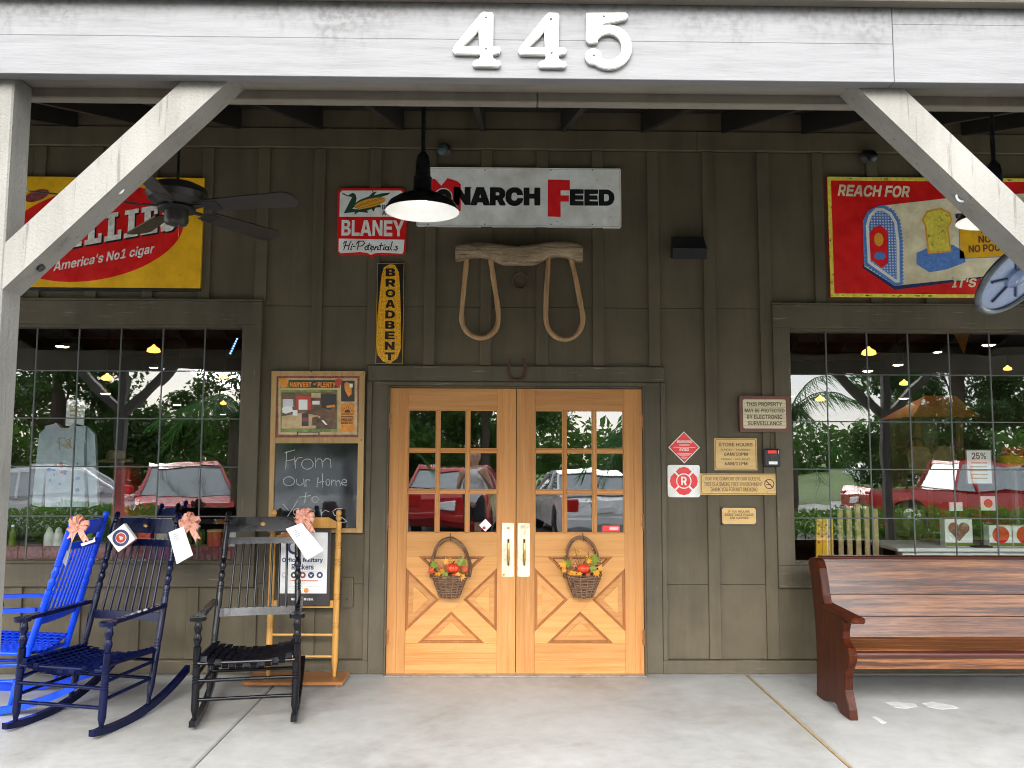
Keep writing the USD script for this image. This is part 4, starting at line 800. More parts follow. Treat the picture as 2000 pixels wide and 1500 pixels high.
rl = fit(glyphs('R', 800), -.17, .18, -.25, .27); part(t, 'emblem', prism(place(shape.difference(rl)), -.008, .0009), 'enamel_red_bright', label='red cross emblem with letter R')
# fire alarm device
b = wb(*C3(988, 640), *C3(1142, 804), -.03); t = thing('alarm_device', 'small black wall device with red strip beside the gold plaques', 'alarm', (b[0], 0, b[2]))
part(t, 'housing', bx(b[0], b[1]-.008, -.062, -.0195, b[2], b[3], .008), 'iron_black')
for nm, q, m in (('red_strip', (1030, 655, 1122, 684), 'enamel_red_bright'), ('lens_cap', (1110, 655, 1128, 684), 'card_white'), ('reader', (1050, 700, 1108, 738), 'lamp_black'), ('paper_tag', (1038, 756, 1116, 782), 'card_white')): w_ = wb(*C3(q[0], q[1]), *C3(q[2], q[3]), -.062); part(t, nm, prism(sbox(w_[0], w_[2], w_[1], w_[3]), -.066, .0038), m)
part(t, 'conduit', bx((b[0]+b[1])/2-.006, (b[0]+b[1])/2+.006, -.028, -.0198, b[3]+.0005, b[3]+.15, .003), 'wall_paint')

# --- poster sash with chalkboard
C6 = lambda cx, cy: (500+cx*.24, 700+cy*.24); YF2 = -.045
f = lambda cx, cy: tuple(at(*C6(cx, cy), YF2)[[0, 2]])
def quad(a, b_, c_, d_): return Polygon([f(*a), f(*b_), f(*c_), f(*d_)])
t = thing('notice_sash', 'old wooden sash frame holding a harvest poster above a chalkboard', 'notice board', (f(500, 1400)[0], 0, f(500, 1400)[1]))
po_ = [(127, 103), (886, 103), (866, 1420), (98, 1420)]
outer = px_poly(po_, f, YF2); o1 = quad((168, 142), (842, 142), (832, 640), (155, 645)); o2 = quad((155, 690), (830, 690), (815, 1382), (135, 1378))
fr = outer.difference(o1).difference(o2)
lb = fr.bounds; xl_ = lambda a: a
tops = fr.intersection(px_poly([(90, 60), (900, 60), (842, 142), (168, 142)], f, YF2)); mid = fr.intersection(px_poly([(155, 645), (832, 640), (830, 690), (155, 690)], f, YF2)); bot = fr.intersection(px_poly([(135, 1378), (815, 1382), (880, 1450), (90, 1450)], f, YF2))
rest = fr.difference(union_all([tops, mid, bot]).buffer(.0004))
for q in polys(rest): part(t, 'stile', prism(q, YF2, .040), 'oak_frame')
for q in (tops, mid, bot): part(t, 'rail', prism(q, YF2+.0005, .039), 'oak_frame')
part(t, 'chalkboard', prism(o2.buffer(.006), YF2+.014, .006), 'chalkboard_black'); yc = YF2+.0128
part(t, 'chalk_tray', bx(f(130, 1385)[0], f(820, 1385)[0], YF2-.012, YF2-.0005, f(500, 1418)[1], f(500, 1385)[1], .003), 'oak_frame')
ST = [[(246, 758), (238, 900)], [(232, 768), (312, 745)], [(242, 834), (300, 824)], [(310, 800), (318, 896)], [(316, 842), (335, 812), (372, 805)], [(478, 810), (482, 888)], [(482, 842), (505, 815), (530, 822), (540, 885)], [(540, 842), (570, 812), (600, 822), (608, 888)],
      [(325, 985), (330, 1022), (355, 1036), (380, 1015)], [(384, 980), (390, 1042)], [(400, 985), (404, 1044)], [(402, 1002), (414, 986), (436, 992)], [(502, 972), (492, 1046)], [(540, 940), (538, 1048)], [(496, 1012), (548, 1000)], [(612, 990), (614, 1035)], [(614, 1006), (632, 990), (646, 1002), (650, 1035)], [(650, 1006), (668, 992), (680, 1006), (684, 1035)], [(692, 1016), (735, 1008), (730, 990), (706, 986), (692, 1010), (702, 1030), (736, 1032)],
      [(350, 1130), (440, 1118)], [(404, 1090), (392, 1180)], [(215, 1185), (262, 1240)], [(335, 1158), (250, 1292)], [(400, 1225), (402, 1270), (420, 1285), (440, 1270)], [(444, 1225), (450, 1290)], [(525, 1230), (530, 1302)], [(530, 1262), (560, 1236), (592, 1250)], [(702, 1222), (655, 1222), (620, 1245), (636, 1278), (700, 1298), (738, 1330), (690, 1338)]]
el = lambda cx, cy, rx, ry: [(cx+rx*math.cos(a), cy+ry*math.sin(a)) for a in np.linspace(.2, 6.5, 18)]
ST += [el(415, 860, 47, 42), el(264, 1000, 46, 36), el(582, 1010, 16, 24), el(478, 1148, 26, 24), el(330, 1250, 30, 28)]
for word_, sel in (('From', ST[:8]+[ST[28]]), ('our Home', ST[8:19]+ST[29:31]), ('to', ST[19:21]+[ST[31]]), ('yours', ST[21:28]+[ST[32]])): part(t, 'lettering', prism(union_all([ln([f(*q) for q in pts], .0021) for pts in sel]), yc, .0012), 'chalk', label='chalk line '+word_)
yp = YF2+.012
def pp(mat, pts, k, name='print', lab=None): part(t, name, prism(px_poly(pts, f, YF2) if not hasattr(pts, 'area') else pts, yp-.0006*k, .0006 if k else .004), mat, label=lab)
R4 = lambda x0, y0, x1, y1: [(x0, y0), (x1, y0), (x1, y1), (x0, y1)]
pp('poster_maroon', o1.buffer(.005), 0, 'poster', 'harvest poster'); pp('poster_tan', R4(178, 160, 822, 620), 1); pp('poster_green', R4(190, 172, 665, 240), 2); pp('poster_dark', R4(265, 176, 680, 238), 3)
pp('poster_green', R4(196, 255, 660, 600), 2); pp('poster_brown', R4(205, 275, 655, 575), 3)
pp('poster_dark', [(520, 290), (650, 290), (650, 380), (600, 420), (530, 400)], 4); pp('poster_tan', [(207, 470), (380, 440), (520, 470), (480, 570), (207, 572)], 4); pp('poster_white', [(210, 400), (250, 385), (290, 395), (300, 430), (240, 450), (212, 440)], 5); pp('card_grey', R4(215, 330, 300, 395), 4); pp('poster_red', R4(325, 305, 445, 420), 5); pp('poster_white', R4(345, 335, 416, 418), 6); pp('poster_tan', R4(448, 280, 524, 320), 5); pp('poster_brown', R4(452, 320, 522, 405), 6); pp('poster_white', R4(456, 345, 516, 375), 7); pp('poster_dark', R4(370, 445, 425, 550), 6); pp('poster_maroon', R4(372, 480, 423, 515), 7); pp('poster_white', R4(297, 420, 335, 465), 6); pp('poster_orange', [(570, 385), (640, 375), (640, 395), (575, 402)], 5); pp('card_white', [(530, 505), (545, 500), (580, 540), (565, 542)], 5); pp('poster_brown', [(455, 480), (500, 470), (530, 510), (510, 550), (450, 545)], 5)
pp('poster_dark', R4(690, 180, 800, 350), 2); pp('poster_orange', [(735, 190), (775, 210), (775, 290), (750, 312), (722, 260), (715, 205)], 3); pp('poster_white', R4(760, 205, 785, 235), 4); pp('poster_orange', R4(686, 366, 798, 598), 2)
pp('poster_red', [(640, 175), (670, 160), (700, 170), (690, 210), (668, 240), (640, 215)], 5); pp('poster_orange', [(186, 170), (220, 155), (262, 180), (250, 230), (215, 240), (190, 215)], 5); pp('leaf_yellow', [(192, 175), (235, 168), (225, 215), (200, 205)], 6); pp('poster_dark', R4(330, 598, 515, 628), 3); pp('poster_tan', R4(340, 604, 505, 622), 4)
lettering(t, 'HARVEST', (*C6(275, 192), *C6(452, 234)), yp-.0030, 'poster_orange', 900, depth=.0008); lettering(t, 'of', (*C6(466, 195), *C6(492, 218)), yp-.0030, 'poster_orange', 700, depth=.0008); lettering(t, 'PLENTY', (*C6(502, 192), *C6(648, 236)), yp-.0030, 'poster_orange', 900, depth=.0008)
for tx, q in (('PANCAKE', (692, 488, 788, 512)), ('BREAKFAST', (692, 518, 788, 534))): lettering(t, tx, (*C6(q[0], q[1]), *C6(q[2], q[3])), yp-.0021, 'plaque_ink', 800, depth=.0008)
for q in ((692, 448, 788, 456), (692, 470, 788, 478)): pp('plaque_ink', R4(*q), 3)
sunp = union_all([Point(f(742, 440)).buffer(.022).intersection(sbox(-9, f(742, 440)[1], 9, 9))]+[ln([(f(742, 440)[0]+.03*math.cos(a), f(742, 440)[1]+.03*math.sin(a)), (f(742, 440)[0]+.042*math.cos(a), f(742, 440)[1]+.042*math.sin(a))], .002) for a in np.linspace(.15, 3.0, 8)]); part(t, 'print', prism(sunp, yp-.0021, .0008), 'plaque_ink')
for cx, cy in ((450, 108), (858, 664)): q = f(cx, cy); part(t, 'screw', lathe([(.005, 0), (.004, 1)], (q[0], YF2, q[1]), (q[0], YF2-.002, q[1]), 8), 'iron_black')

# --- ox yoke and horseshoe
fy = lambda cx, cy: at(860+cx*.16, 450+cy*.16, -.10)
top = [(185, 195), (260, 172), (400, 152), (560, 150), (700, 168), (830, 188), (950, 192), (1080, 180), (1230, 158), (1400, 140), (1540, 138), (1660, 160), (1735, 190)]
bottom = [(188, 372), (290, 360), (380, 330), (480, 325), (580, 340), (680, 382), (770, 418), (960, 422), (1150, 418), (1240, 375), (1320, 335), (1420, 318), (1540, 328), (1640, 372), (1735, 384)]
o = fy(960, 300); t = thing('ox_yoke', 'weathered wooden ox yoke with two bent bows hanging over the doors', 'ox yoke', (o[0], 0, o[2]))
V, Fc, n = [], [], 14; xs_ = np.linspace(186, 1736, 60)
for i, cx in enumerate(xs_):
    tz, bz = np.interp(cx, *zip(*top)), np.interp(cx, *zip(*bottom)); A_, B_ = fy(cx, tz), fy(cx, bz); hz, cz = (A_[2]-B_[2])/2, (A_[2]+B_[2])/2; k = .90 if i in (0, 59) else 1
    for j in range(n):
        a = 2*math.pi*j/n; ca, sa = math.cos(a), math.sin(a); e = .62
        V.append((A_[0], -.085+.062*k*math.copysign(abs(ca)**e, ca), cz+hz*k*math.copysign(abs(sa)**e, sa)))
V = np.array(V); V += (meshkit.fbm(V*[18, 60, 60], 3)[:, None]-.5)*[0, .006, .006]
for i in range(59):
    for j in range(n): l = (j+1) % n; Fc += [(i*n+j, i*n+l, (i+1)*n+l), (i*n+j, (i+1)*n+l, (i+1)*n+j)]
Fc += [(0, j+1, j) for j in range(1, n-1)]+[(59*n, 59*n+j, 59*n+j+1) for j in range(1, n-1)]
part(t, 'beam', trimesh.Trimesh(V, Fc, process=False), 'yoke_wood', 40)
def spline(P, k=8):
    from scipy.interpolate import CubicSpline
    P = np.array(P, float); s = np.r_[0, np.cumsum(np.linalg.norm(np.diff(P, axis=0), axis=1))]; return CubicSpline(s, P)(np.linspace(0, s[-1], k))
for P in ([(322, 330), (310, 450), (285, 700), (262, 950), (258, 1080), (290, 1190), (370, 1270), (490, 1305), (600, 1275), (680, 1190), (708, 1070), (700, 930), (665, 690), (628, 440), (612, 330)], [(1322, 320), (1318, 450), (1300, 700), (1290, 950), (1292, 1080), (1325, 1200), (1410, 1290), (1530, 1325), (1640, 1290), (1720, 1190), (1745, 1080), (1725, 930), (1680, 690), (1640, 500), (1600, 320)]):
    part(t, 'bow', tube(spline([fy(*q)*[1, 0, 1]+[0, -.07, 0] for q in P], 60), .0185+.0028*(meshkit.noise(np.stack([np.arange(60)*.45, np.full(60, P[0][0]*.01), np.zeros(60)], 1), 3)-.5)*2, 10), 'bow_wood', True)
c = fy(980, 590); part(t, 'ring', tube([(c[0]+.058*math.cos(a), -.03-.012*math.sin(a), c[2]+.058*math.sin(a)) for a in np.linspace(0, 2*math.pi, 29)[:-1]], .0085, 8, True), 'rust', True)
part(t, 'ring_bolt', cat_([tube([fy(960, 410)*[1, 0, 1]+[0, -.05, 0], fy(962, 500)*[1, 0, 1]+[0, -.032, 0]], .009, 8), cyl(fy(960, 165)*[1, 0, 1]+[0, -.06, 0], fy(960, 190)*[1, 0, 1]+[0, -.06, 0], .014, n=10)]), 'rust')
fh = lambda cx, cy: at(960+cx/15, 680+cy/15, -.043); o = fh(750, 640)
t = thing('horseshoe', 'rusty horseshoe nailed points up above the middle of the doors', 'horseshoe', (o[0], 0, o[2]))
P = spline([fh(*q) for q in ((545, 320), (510, 450), (500, 620), (525, 780), (590, 885), (690, 935), (770, 945), (860, 925), (950, 840), (995, 720), (1000, 560), (970, 420), (915, 310))], 30); m = tube(P, np.interp(np.linspace(0, 1, 30), [0, .15, .5, .85, 1], [.0085, .0115, .0125, .0115, .0085]), 8); v = np.array(m.vertices); v[:, 1] = -.043+(v[:, 1]+.043)*.55-.006; m.vertices = v
part(t, 'shoe', m, 'rust', True)
for i in (5, 8, 11, 18, 21, 24): part(t, 'nail', lathe([(.004, 0), (.003, 1)], P[i]+[0, -.008, 0], P[i]+[0, -.016, 0], 6), 'iron_black')

# ================================================================ DOOR BASKETS
def maple(r, seed):
    rg = random.Random(seed); P = []
    for k, (a, l) in enumerate([(90, 1), (70, .5), (52, .85), (40, .45), (15, .8), (-5, .4), (-40, .55), (-80, .3), (-90, .12), (-100, .3), (-140, .55), (185, .4), (165, .8), (140, .45), (128, .85), (110, .5)]): P.append((r*l*math.cos(math.radians(a))*rg.uniform(.9, 1.1), r*l*math.sin(math.radians(a))))
    return Polygon(P).buffer(0)
def leafm(c, r, rot, tilt, seed, bend=.4):
    m = trimesh.creation.extrude_polygon(maple(r, seed), .0012, engine='earcut'); v = np.array(m.vertices); v[:, 2] += bend*(v[:, 0]**2)/r; m.vertices = v
    m.apply_transform(trimesh.transformations.euler_matrix(math.radians(90)+tilt, 0, 0)@trimesh.transformations.rotation_matrix(rot, (0, 0, 1))); m.apply_translation(c); return m
def basket(cc, sgn, side, rich):
    """cc: crop-to-plane map (crop px -> x, z)"""
    xz = lambda cx, cy: cc(cx, cy)
    (xa, za), (xb, zb2) = xz(215, 860), xz(690, 1265); xcen = xz(550, 900)[0]
    rt, rb = abs(xz(875, 880)[0]-xz(225, 880)[0])/2, abs(xz(715, 1250)[0]-xz(365, 1250)[0])/2; zt_, zb_ = xz(550, 870)[1], xz(550, 1258)[1]
    t = thing('twig_basket', f'woven twig basket with hoop handle hung on the {side} door', 'basket', (xcen, 0, zb_), group=None)
    def ring(z, r, jit, seed):
        rg = random.Random(seed); P = []
        for a in np.linspace(0, 2*math.pi, 25)[:-1]: P.append((xcen+r*math.cos(a)+rg.uniform(-jit, jit), -.072+max(-.066, r*.62*math.sin(a)*.9)+rg.uniform(-jit, jit)*.5, z+rg.uniform(-jit, jit)*1.2))
        P = np.array(P); P[:, 1] = np.minimum(P[:, 1], -.008); return P
    tw = []
    for k in range(17):
        s_k = k/16; z = zb_+(zt_-zb_)*s_k; r = rb+(rt-rb)*s_k; tw.append(tube(ring(z, r, .0035, k*7+sgn), .0052, 5, True))
    part(t, 'weave', cat_(tw[::2]), 'wicker', True); part(t, 'weave', cat_(tw[1::2]), 'wicker_light', True)
    stx = []
    for a in np.linspace(math.pi, 2*math.pi, 8): stx.append(tube([(xcen+rb*1.02*math.cos(a), min(-.010, -.072+rb*.60*math.sin(a)), zb_-.006), (xcen+(rt+.004)*math.cos(a), min(-.010, -.072+rt*.60*math.sin(a)), zt_+.012)], .0036, 5))
    part(t, 'stakes', cat_(stx), 'wicker_light', True); part(t, 'lining', lathe([(rb*.9, 0), (rt*.9, 1)], (xcen, -.062, zb_+.002), (xcen, -.062, zt_-.012), 20).apply_transform(np.eye(4)), 'wicker', True) if False else None
    m = lathe([(rb*.93, 0), (rt*.93, 1)], (0, 0, zb_+.002), (0, 0, zt_-.015), 20); v = np.array(m.vertices); v[:, 1] *= .55; v += [xcen, -.068, 0]; v[:, 1] = np.minimum(v[:, 1], -.012); m.vertices = v; part(t, 'lining', m, 'wicker')
    hz = xz(550, 215)[1]; hp = [(215, 900), (222, 640), (270, 470), (370, 300), (545, 205), (720, 290), (850, 470), (905, 640), (895, 900)] if sgn > 0 else [(225, 900), (240, 620), (275, 430), (350, 270), (520, 185), (680, 265), (790, 440), (840, 620), (850, 900)]
    for s_k in range(10):
        rg = random.Random(s_k+50*sgn); P = spline([(xz(*q)[0]+rg.uniform(-.009, .009), -.038+rg.uniform(-.012, .010), xz(*q)[1]+rg.uniform(-.009, .009)) for q in hp], 30); part(t, 'handle_twig', tube(P, .0056, 5), 'wicker' if s_k % 2 else 'wicker_light', True)
    tq = xz(548, 205); part(t, 'tie', tube([(tq[0]+.004, -.055, tq[1]-.02), (tq[0]+.006, -.056, tq[1]+.012), (tq[0], -.02, tq[1]+.03), (tq[0], -.002, tq[1]+.034)], .0025, 5), 'iron_black')
    # contents, each a thing of its own
    pc = xz(612, 725) if sgn > 0 else xz(545, 735); R_ = .043
    pk = thing('pumpkin', f'small shiny red pumpkin in the {side} door basket', 'pumpkin', (pc[0], -.10, pc[1]))
    s_ = trimesh.creation.icosphere(4, 1.0); v = np.array(s_.vertices); a = np.arctan2(v[:, 1], v[:, 0]); rr_ = 1+.075*np.cos(9*a)*np.sqrt(np.maximum(0, 1-v[:, 2]**2)); v[:, :2] *= rr_[:, None]; v[:, 2] = v[:, 2]*.80-.12*np.exp(-(v[:, 0]**2+v[:, 1]**2)*8)*np.sign(v[:, 2]); s_.vertices = v*R_+[pc[0], -.10, pc[1]]; part(pk, 'body', s_, 'pumpkin_red', True)
    part(pk, 'stalk', tube([(pc[0], -.10, pc[1]+R_*.62), (pc[0]+.004, -.102, pc[1]+R_*.95), (pc[0]+.012, -.104, pc[1]+R_*1.1)], [.007, .005, .004], 6), 'wicker')
    sp = thing('leaf_spray', f'yellow and green artificial autumn leaves in the {side} door basket', 'foliage', (xcen, -.06, zt_))
    for i, (cx, cy, r, rot, mt) in enumerate([(345, 830, .03, 3.3, 'leaf_yellow'), (240, 770, .034, 1.9, 'leaf_red'), (500, 610, .032, .2, 'leaf_yellow'), (770, 640, .050, -.2, 'leaf_green'), (785, 860, .034, 3.0, 'leaf_yellow'), (480, 820, .034, 2.8, 'leaf_green'), (285, 680, .04, .5, 'leaf_green'), (640, 850, .03, 3.3, 'leaf_red'), (820, 730, .034, -1.0, 'leaf_red'), (430, 770, .026, 2.2, 'leaf_yellow'), (700, 830, .030, 3.5, 'leaf_yellow'), (530, 640, .024, .9, 'leaf_red')] if sgn > 0 else
            [(350, 820, .042, 2.9, 'leaf_yellow'), (460, 820, .030, 3.4, 'leaf_yellow'), (185, 660, .038, 1.4, 'leaf_yellow'), (265, 650, .044, .8, 'leaf_green'), (730, 590, .052, -.3, 'leaf_green'), (765, 790, .036, -2.6, 'leaf_yellow'), (520, 900, .030, 3.2, 'leaf_green'), (700, 740, .04, -1.2, 'leaf_green'), (200, 750, .026, 2.2, 'leaf_yellow'), (620, 850, .028, 3.3, 'leaf_red'), (830, 720, .030, -1.4, 'leaf_yellow'), (640, 600, .026, .3, 'leaf_yellow')]):
        q = xz(cx, cy); part(sp, 'leaf', leafm((q[0], -.112-.012*(i % 3), q[1]), r*1.2, rot, rng.uniform(-.5, .3), i+sgn), mt)
    br = thing('berry_spray', f'pink and gold berry sprigs in the {side} door basket', 'berries', (xcen, -.06, zt_)); B1, B2, ss = [], [], []
    for cx, cy, n_, R2, gold_ in ([(400, 700, 26, .020, 0), (590, 590, 12, .014, 1), (820, 745, 12, .015, 0)] if sgn > 0 else [(330, 600, 18, .017, 0), (385, 690, 14, .014, 0), (475, 420, 22, .018, 1), (590, 520, 14, .017, 1), (655, 360, 10, .013, 0), (820, 650, 24, .020, 0), (210, 480, 6, .010, 1), (380, 330, 5, .008, 1), (360, 480, 6, .010, 1)]):
        q = xz(cx, cy); ss.append(tube([(q[0], -.10, q[1]), (q[0]*.7+xcen*.3, -.09, q[1]*.6+zt_*.4), (xcen, -.07, zt_)], .0015, 4))
        for _ in range(n_): (B2 if gold_ else B1).append(ico((q[0]+rng.gauss(0, R2*.6), -.105+rng.gauss(0, .006), q[1]+rng.gauss(0, R2*.75)), rng.uniform(.0032, .0046), 1))
    part(br, 'berries', cat_(B1), 'berry_pink', True); part(br, 'berries', cat_(B2), 'berry_gold', True); part(br, 'stems', cat_(ss), 'wicker')
basket(lambda cx, cy: tuple(at(820+cx*.10667, 1030+cy*.10667, -.05)[[0, 2]]), 1, 'left', 0)
basket(lambda cx, cy: tuple(at(1080+cx*.10667, 1030+cy*.10667, -.05)[[0, 2]]), -1, 'right', 1)

# ================================================================ ROCKING CHAIRS
def turned(p0, p1, r, beads=(), fat=(), n=12, taper=True, finial=False):
    """A turned post: rings of beads at the given heights (0..1), swellings at fat."""
    L = np.linalg.norm(np.array(p1)-p0); T = [0, .03, .09] if taper else [0]; Rr = [r*.55, r*.62, r] if taper else [r]
    ev = []
    for b_ in beads:
        for k in (-1, 0, 1):
            c_ = b_+k*.016/L*1.0; ev += [(c_-.0045/L, r), (c_-.002/L, r*.86), (c_+.002/L, r*.86), (c_+.0045/L, r)]
    for f_ in fat:
        ev += [(f_-.075/L, r), (f_-.068/L, r*.72), (f_-.055/L, r*.80), (f_-.03/L, r*1.12), (f_-.006/L, r*.72), (f_+.006/L, r*.72), (f_+.03/L, r*1.12), (f_+.055/L, r*.80), (f_+.068/L, r*.72), (f_+.075/L, r)]
    if finial: ev += [(1-.085/L, r), (1-.078/L, r*.62), (1-.072/L, r*.62), (1-.062/L, r*.95), (1-.05/L, r*.95), (1-.045/L, r*.6), (1-.04/L, r*.6), (1-.03/L, r*.92), (1-.014/L, r*.85), (1-.003/L, r*.5), (1, r*.15)]
    else: ev += [(1, r)]
    pr = sorted([(t_, q) for t_, q in zip(T, Rr)]+ev); return lathe([(q, t_) for t_, q in pr], p0, p1, n)
def rocking_chair(label, loc, rz, mat, name='rocking_chair', emblem=False):
    t = thing(name, label, 'rocking chair', loc, rz, group=None, local=True)
    rk = lambda y: 1.35-math.sqrt(1.35**2-(y+.12)**2)
    for s in (-1, 1):
        ys = np.linspace(-.37, .50, 24); x = s*.275
        v, F = [], []
        for y_ in ys:
            z = rk(y_); h = .040 if y_ > -.30 else .034
            v += [(x-.017, y_, z), (x+.017, y_, z), (x+.017, y_, z+h), (x-.017, y_, z+h)]
        for i in range(23):
            for j in range(4): l = (j+1) % 4; F += [(i*4+j, i*4+l, i*4+4+l, i*4+4+j)]
        F += [(0, 3, 2, 1), (92, 93, 94, 95)]; part(t, 'rocker', (np.array(v), F), mat)
        part(t, 'front_leg', turned((s*.275, -.295, rk(-.295)+.036), (s*.277, -.262, .592), .0215, (.40, .56), (.86,), 14), mat, 35)
        part(t, 'rear_post', turned((s*.268, .118, rk(.118)+.036), (s*.222, .42, 1.168), .0205, (.30, .56, .76, .93), (.665,), 14, finial=True), mat, 35)
        arm = union_all([Polygon([(-.022, -.28), (.022, -.28), (.020, -.05), (.018, .245), (-.014, .245), (-.020, -.05)]), affinity.scale(Point(0, -.278).buffer(1, 14), .046, .042)])
        m = trimesh.creation.extrude_polygon(arm, .022, engine='earcut'); v = np.array(m.vertices); v[:, 2] += .592+(v[:, 1]+.3)*.02; v[:, 0] += s*(.277-.018*(v[:, 1]+.28)); m.vertices = v; part(t, 'arm', m, mat)
        for z0, y0, y1 in ((.19, -.288, .135), (.285, -.282, .16)): part(t, 'side_stretcher', cyl((s*.272, y0, z0), (s*.262, y1, z0+.01), .0105, n=8), mat, True)
        part(t, 'seat_rail', cyl((s*.27, -.278, .375), (s*.255, .185, .355), .013, n=10), mat, True)
    for z0, bd in ((.150, 1), (.255, 1), (.352, 0)):
        L_ = .53; m = turned((-.268, -.288+.0*z0, z0), (.268, -.288, z0), .0105, (.28, .5, .72) if bd else (), (), 10, taper=False); part(t, 'front_stretcher', m, mat, 35)
    for z0 in (.20, .30): part(t, 'rear_stretcher', cyl((-.258, .145+.25*(z0-.2), z0), (.258, .145+.25*(z0-.2), z0), .0105, n=8), mat, True)
    # dipped woven seat: strands across and along
    ny, nx = 22, 13; sd = lambda u: -.046*(1-(2*u-1)**2)
    for i in range(nx):
        u = (i+.5)/nx; x = -.255+.51*u; P = []
        for k in range(ny+1):
            y_ = -.292+.485*k/ny; z = .392+sd(u)+.004*math.cos(math.pi*(k+i))-.02*k/ny; P.append((x, y_, z))
        P = [(x, -.290, .392+sd(u)-.034), (x, -.304, .392+sd(u)-.018)]+P; v, F = [], []
        w = .0178
        for q in P: v += [(q[0]-w, q[1], q[2]+.003), (q[0]+w, q[1], q[2]+.003), (q[0]+w, q[1], q[2]-.003), (q[0]-w, q[1], q[2]-.003)]
        for k in range(len(P)-1):
            for j in range(4): l = (j+1) % 4; F += [(k*4+j, k*4+l, k*4+4+l, k*4+4+j)]
        part(t, 'seat_strand', (np.array(v), F), mat)
    part(t, 'seat_base', (np.array([(-.262+.524*i/8, y_, .380+sd(i/8)-.02*(y_ > 0)) for y_ in (-.285, .185) for i in range(9)]), [(i, i+1, i+10, i+9) for i in range(8)]), mat)
    # back
    bk = lambda z: (.118+(.42-.118)*(z-.09)/(1.168-.09))-.004
    hw = lambda z: .268-(.046)*(z-.09)/1.078
    def slat(z0, z1, crown, name):
        n_ = 12; v, F = [], []
        for i in range(n_+1):
            u = -1+2*i/n_; zt = z1-(crown*(1-min(1, (1-abs(u))/.16)) if crown else 0); x0_, x1_ = u*hw(z0), u*hw(z1); cv = .020*(1-u*u)
            v += [(x0_, bk(z0)+cv-.007, z0), (x0_, bk(z0)+cv+.007, z0), (x1_, bk(zt)+cv+.007, zt), (x1_, bk(zt)+cv-.007, zt)]
        for i in range(n_):
            for j in range(4): l = (j+1) % 4; F += [(i*4+j, i*4+l, i*4+4+l, i*4+4+j)]
        return part(t, name, (np.array(v), F), mat)
    cr = slat(1.035, 1.128, .035, 'crest_rail'); slat(.955, .998, 0, 'upper_rail'); slat(.515, .565, 0, 'lower_rail')
    for k in range(8):
        u = -.70+1.4*k/7; part(t, 'spindle', cyl((u*hw(.54), bk(.54)+.018*(1-u*u), .563), (u*hw(.96), bk(.96)+.018*(1-u*u), .957), .0078, n=8), mat, True)
    if emblem: 
        m = lathe([(.018, 0), (.018, .8), (.014, 1)], (0, bk(1.08)+.020-.008, 1.08), (0, bk(1.08)+.008, 1.078), 20); part(cr, 'emblem', m, 'brass_dark', 30); part(cr, 'emblem_face', lathe([(.011, 0), (.009, 1)], (0, bk(1.08)+.0079, 1.08), (0, bk(1.08)+.006, 1.0795), 16), 'plaque_gold')
    return t
CH = {'navy': ((-2.384, -.907, 0), math.radians(-12.7)), 'black': ((-1.509, -.765, 0), math.radians(10.3)), 'blue': ((-3.02, -.63, 0), math.radians(-88))}
rocking_chair('navy blue slat back rocking chair with a coral bow, middle of the three rockers', *CH['navy'], 'navy_paint', emblem=True)
rocking_chair('glossy black slat back rocking chair right in front of the wooden poster stand', *CH['black'], 'black_paint', emblem=True)
rocking_chair('bright blue rocking chair turned sideways, half hidden by the porch post', *CH['blue'], 'blue_paint')
def chair_pt(k, p):
    (cx, cy, cz), a = CH[k]; return np.array([cx+p[0]*math.cos(a)-p[1]*math.sin(a), cy+p[0]*math.sin(a)+p[1]*math.cos(a), cz+p[2]])
def bow(c, label, size=.075, seed=0, face=(0, -1, .1)):
    rg = random.Random(seed); t = thing('ribbon_bow', label, 'bow', tuple(c)); c = np.array(c); w = size*.36
    def strip(P, n0, wd):
        P = np.array(P); v, F = [], []
        for q, ww in zip(P, np.broadcast_to(wd, len(P))): v += [q-n0*ww, q+n0*ww]
        for i in range(len(P)-1): F.append((i*2, i*2+1, i*2+3, i*2+2))
        m = trimesh.Trimesh(np.array(v), [(a[0], a[1], a[2]) for a in F]+[(a[0], a[2], a[3]) for a in F], process=False); return m
    for k, ang in enumerate((20, 62, 100, 140, 172, 205, -25, 85)):
        a = math.radians(ang+rg.uniform(-8, 8)); d = np.array([math.cos(a), -.25-.12*(k % 3), math.sin(a)]); L = size*rg.uniform(.8, 1.05); n0 = np.cross(d, [0, -1.0, 0]); n0 /= np.linalg.norm(n0); n0 = n0*.8+np.array([0, -.6, 0])*.6; n0 /= np.linalg.norm(n0); up_ = np.cross(n0, d)
        P = [c+d*L*(.5-.5*math.cos(s))+up_*size*.30*math.sin(s) for s in np.linspace(0, 2*math.pi, 15)]; part(t, 'loop', strip(P, n0, w*.62), 'gingham')
    for sx, L in ((-1, 1.25), (1, 1.5)):
        d = np.array([sx*.55, -.15, -1.0]); d /= np.linalg.norm(d); n0 = np.array([.85, 0, sx*.5]); n0 /= np.linalg.norm(n0)
        P = [c+d*size*L*s+np.array([0, -.015*math.sin(3*s), 0]) for s in np.linspace(0, 1, 7)]; m = strip(P, n0, w*.75)
        e = P[-1]; m2 = trimesh.Trimesh([e-n0*w*.75, e+n0*w*.75, e-n0*w*.75+d*.02, e, e+n0*w*.75+d*.02], [(0, 3, 2), (3, 1, 4), (0, 1, 3)], process=False); part(t, 'tail', cat_([m, m2]), 'gingham')
    part(t, 'knot', ico(c+[0, -.02, 0], size*.16, 2), 'gingham', True)
    return t
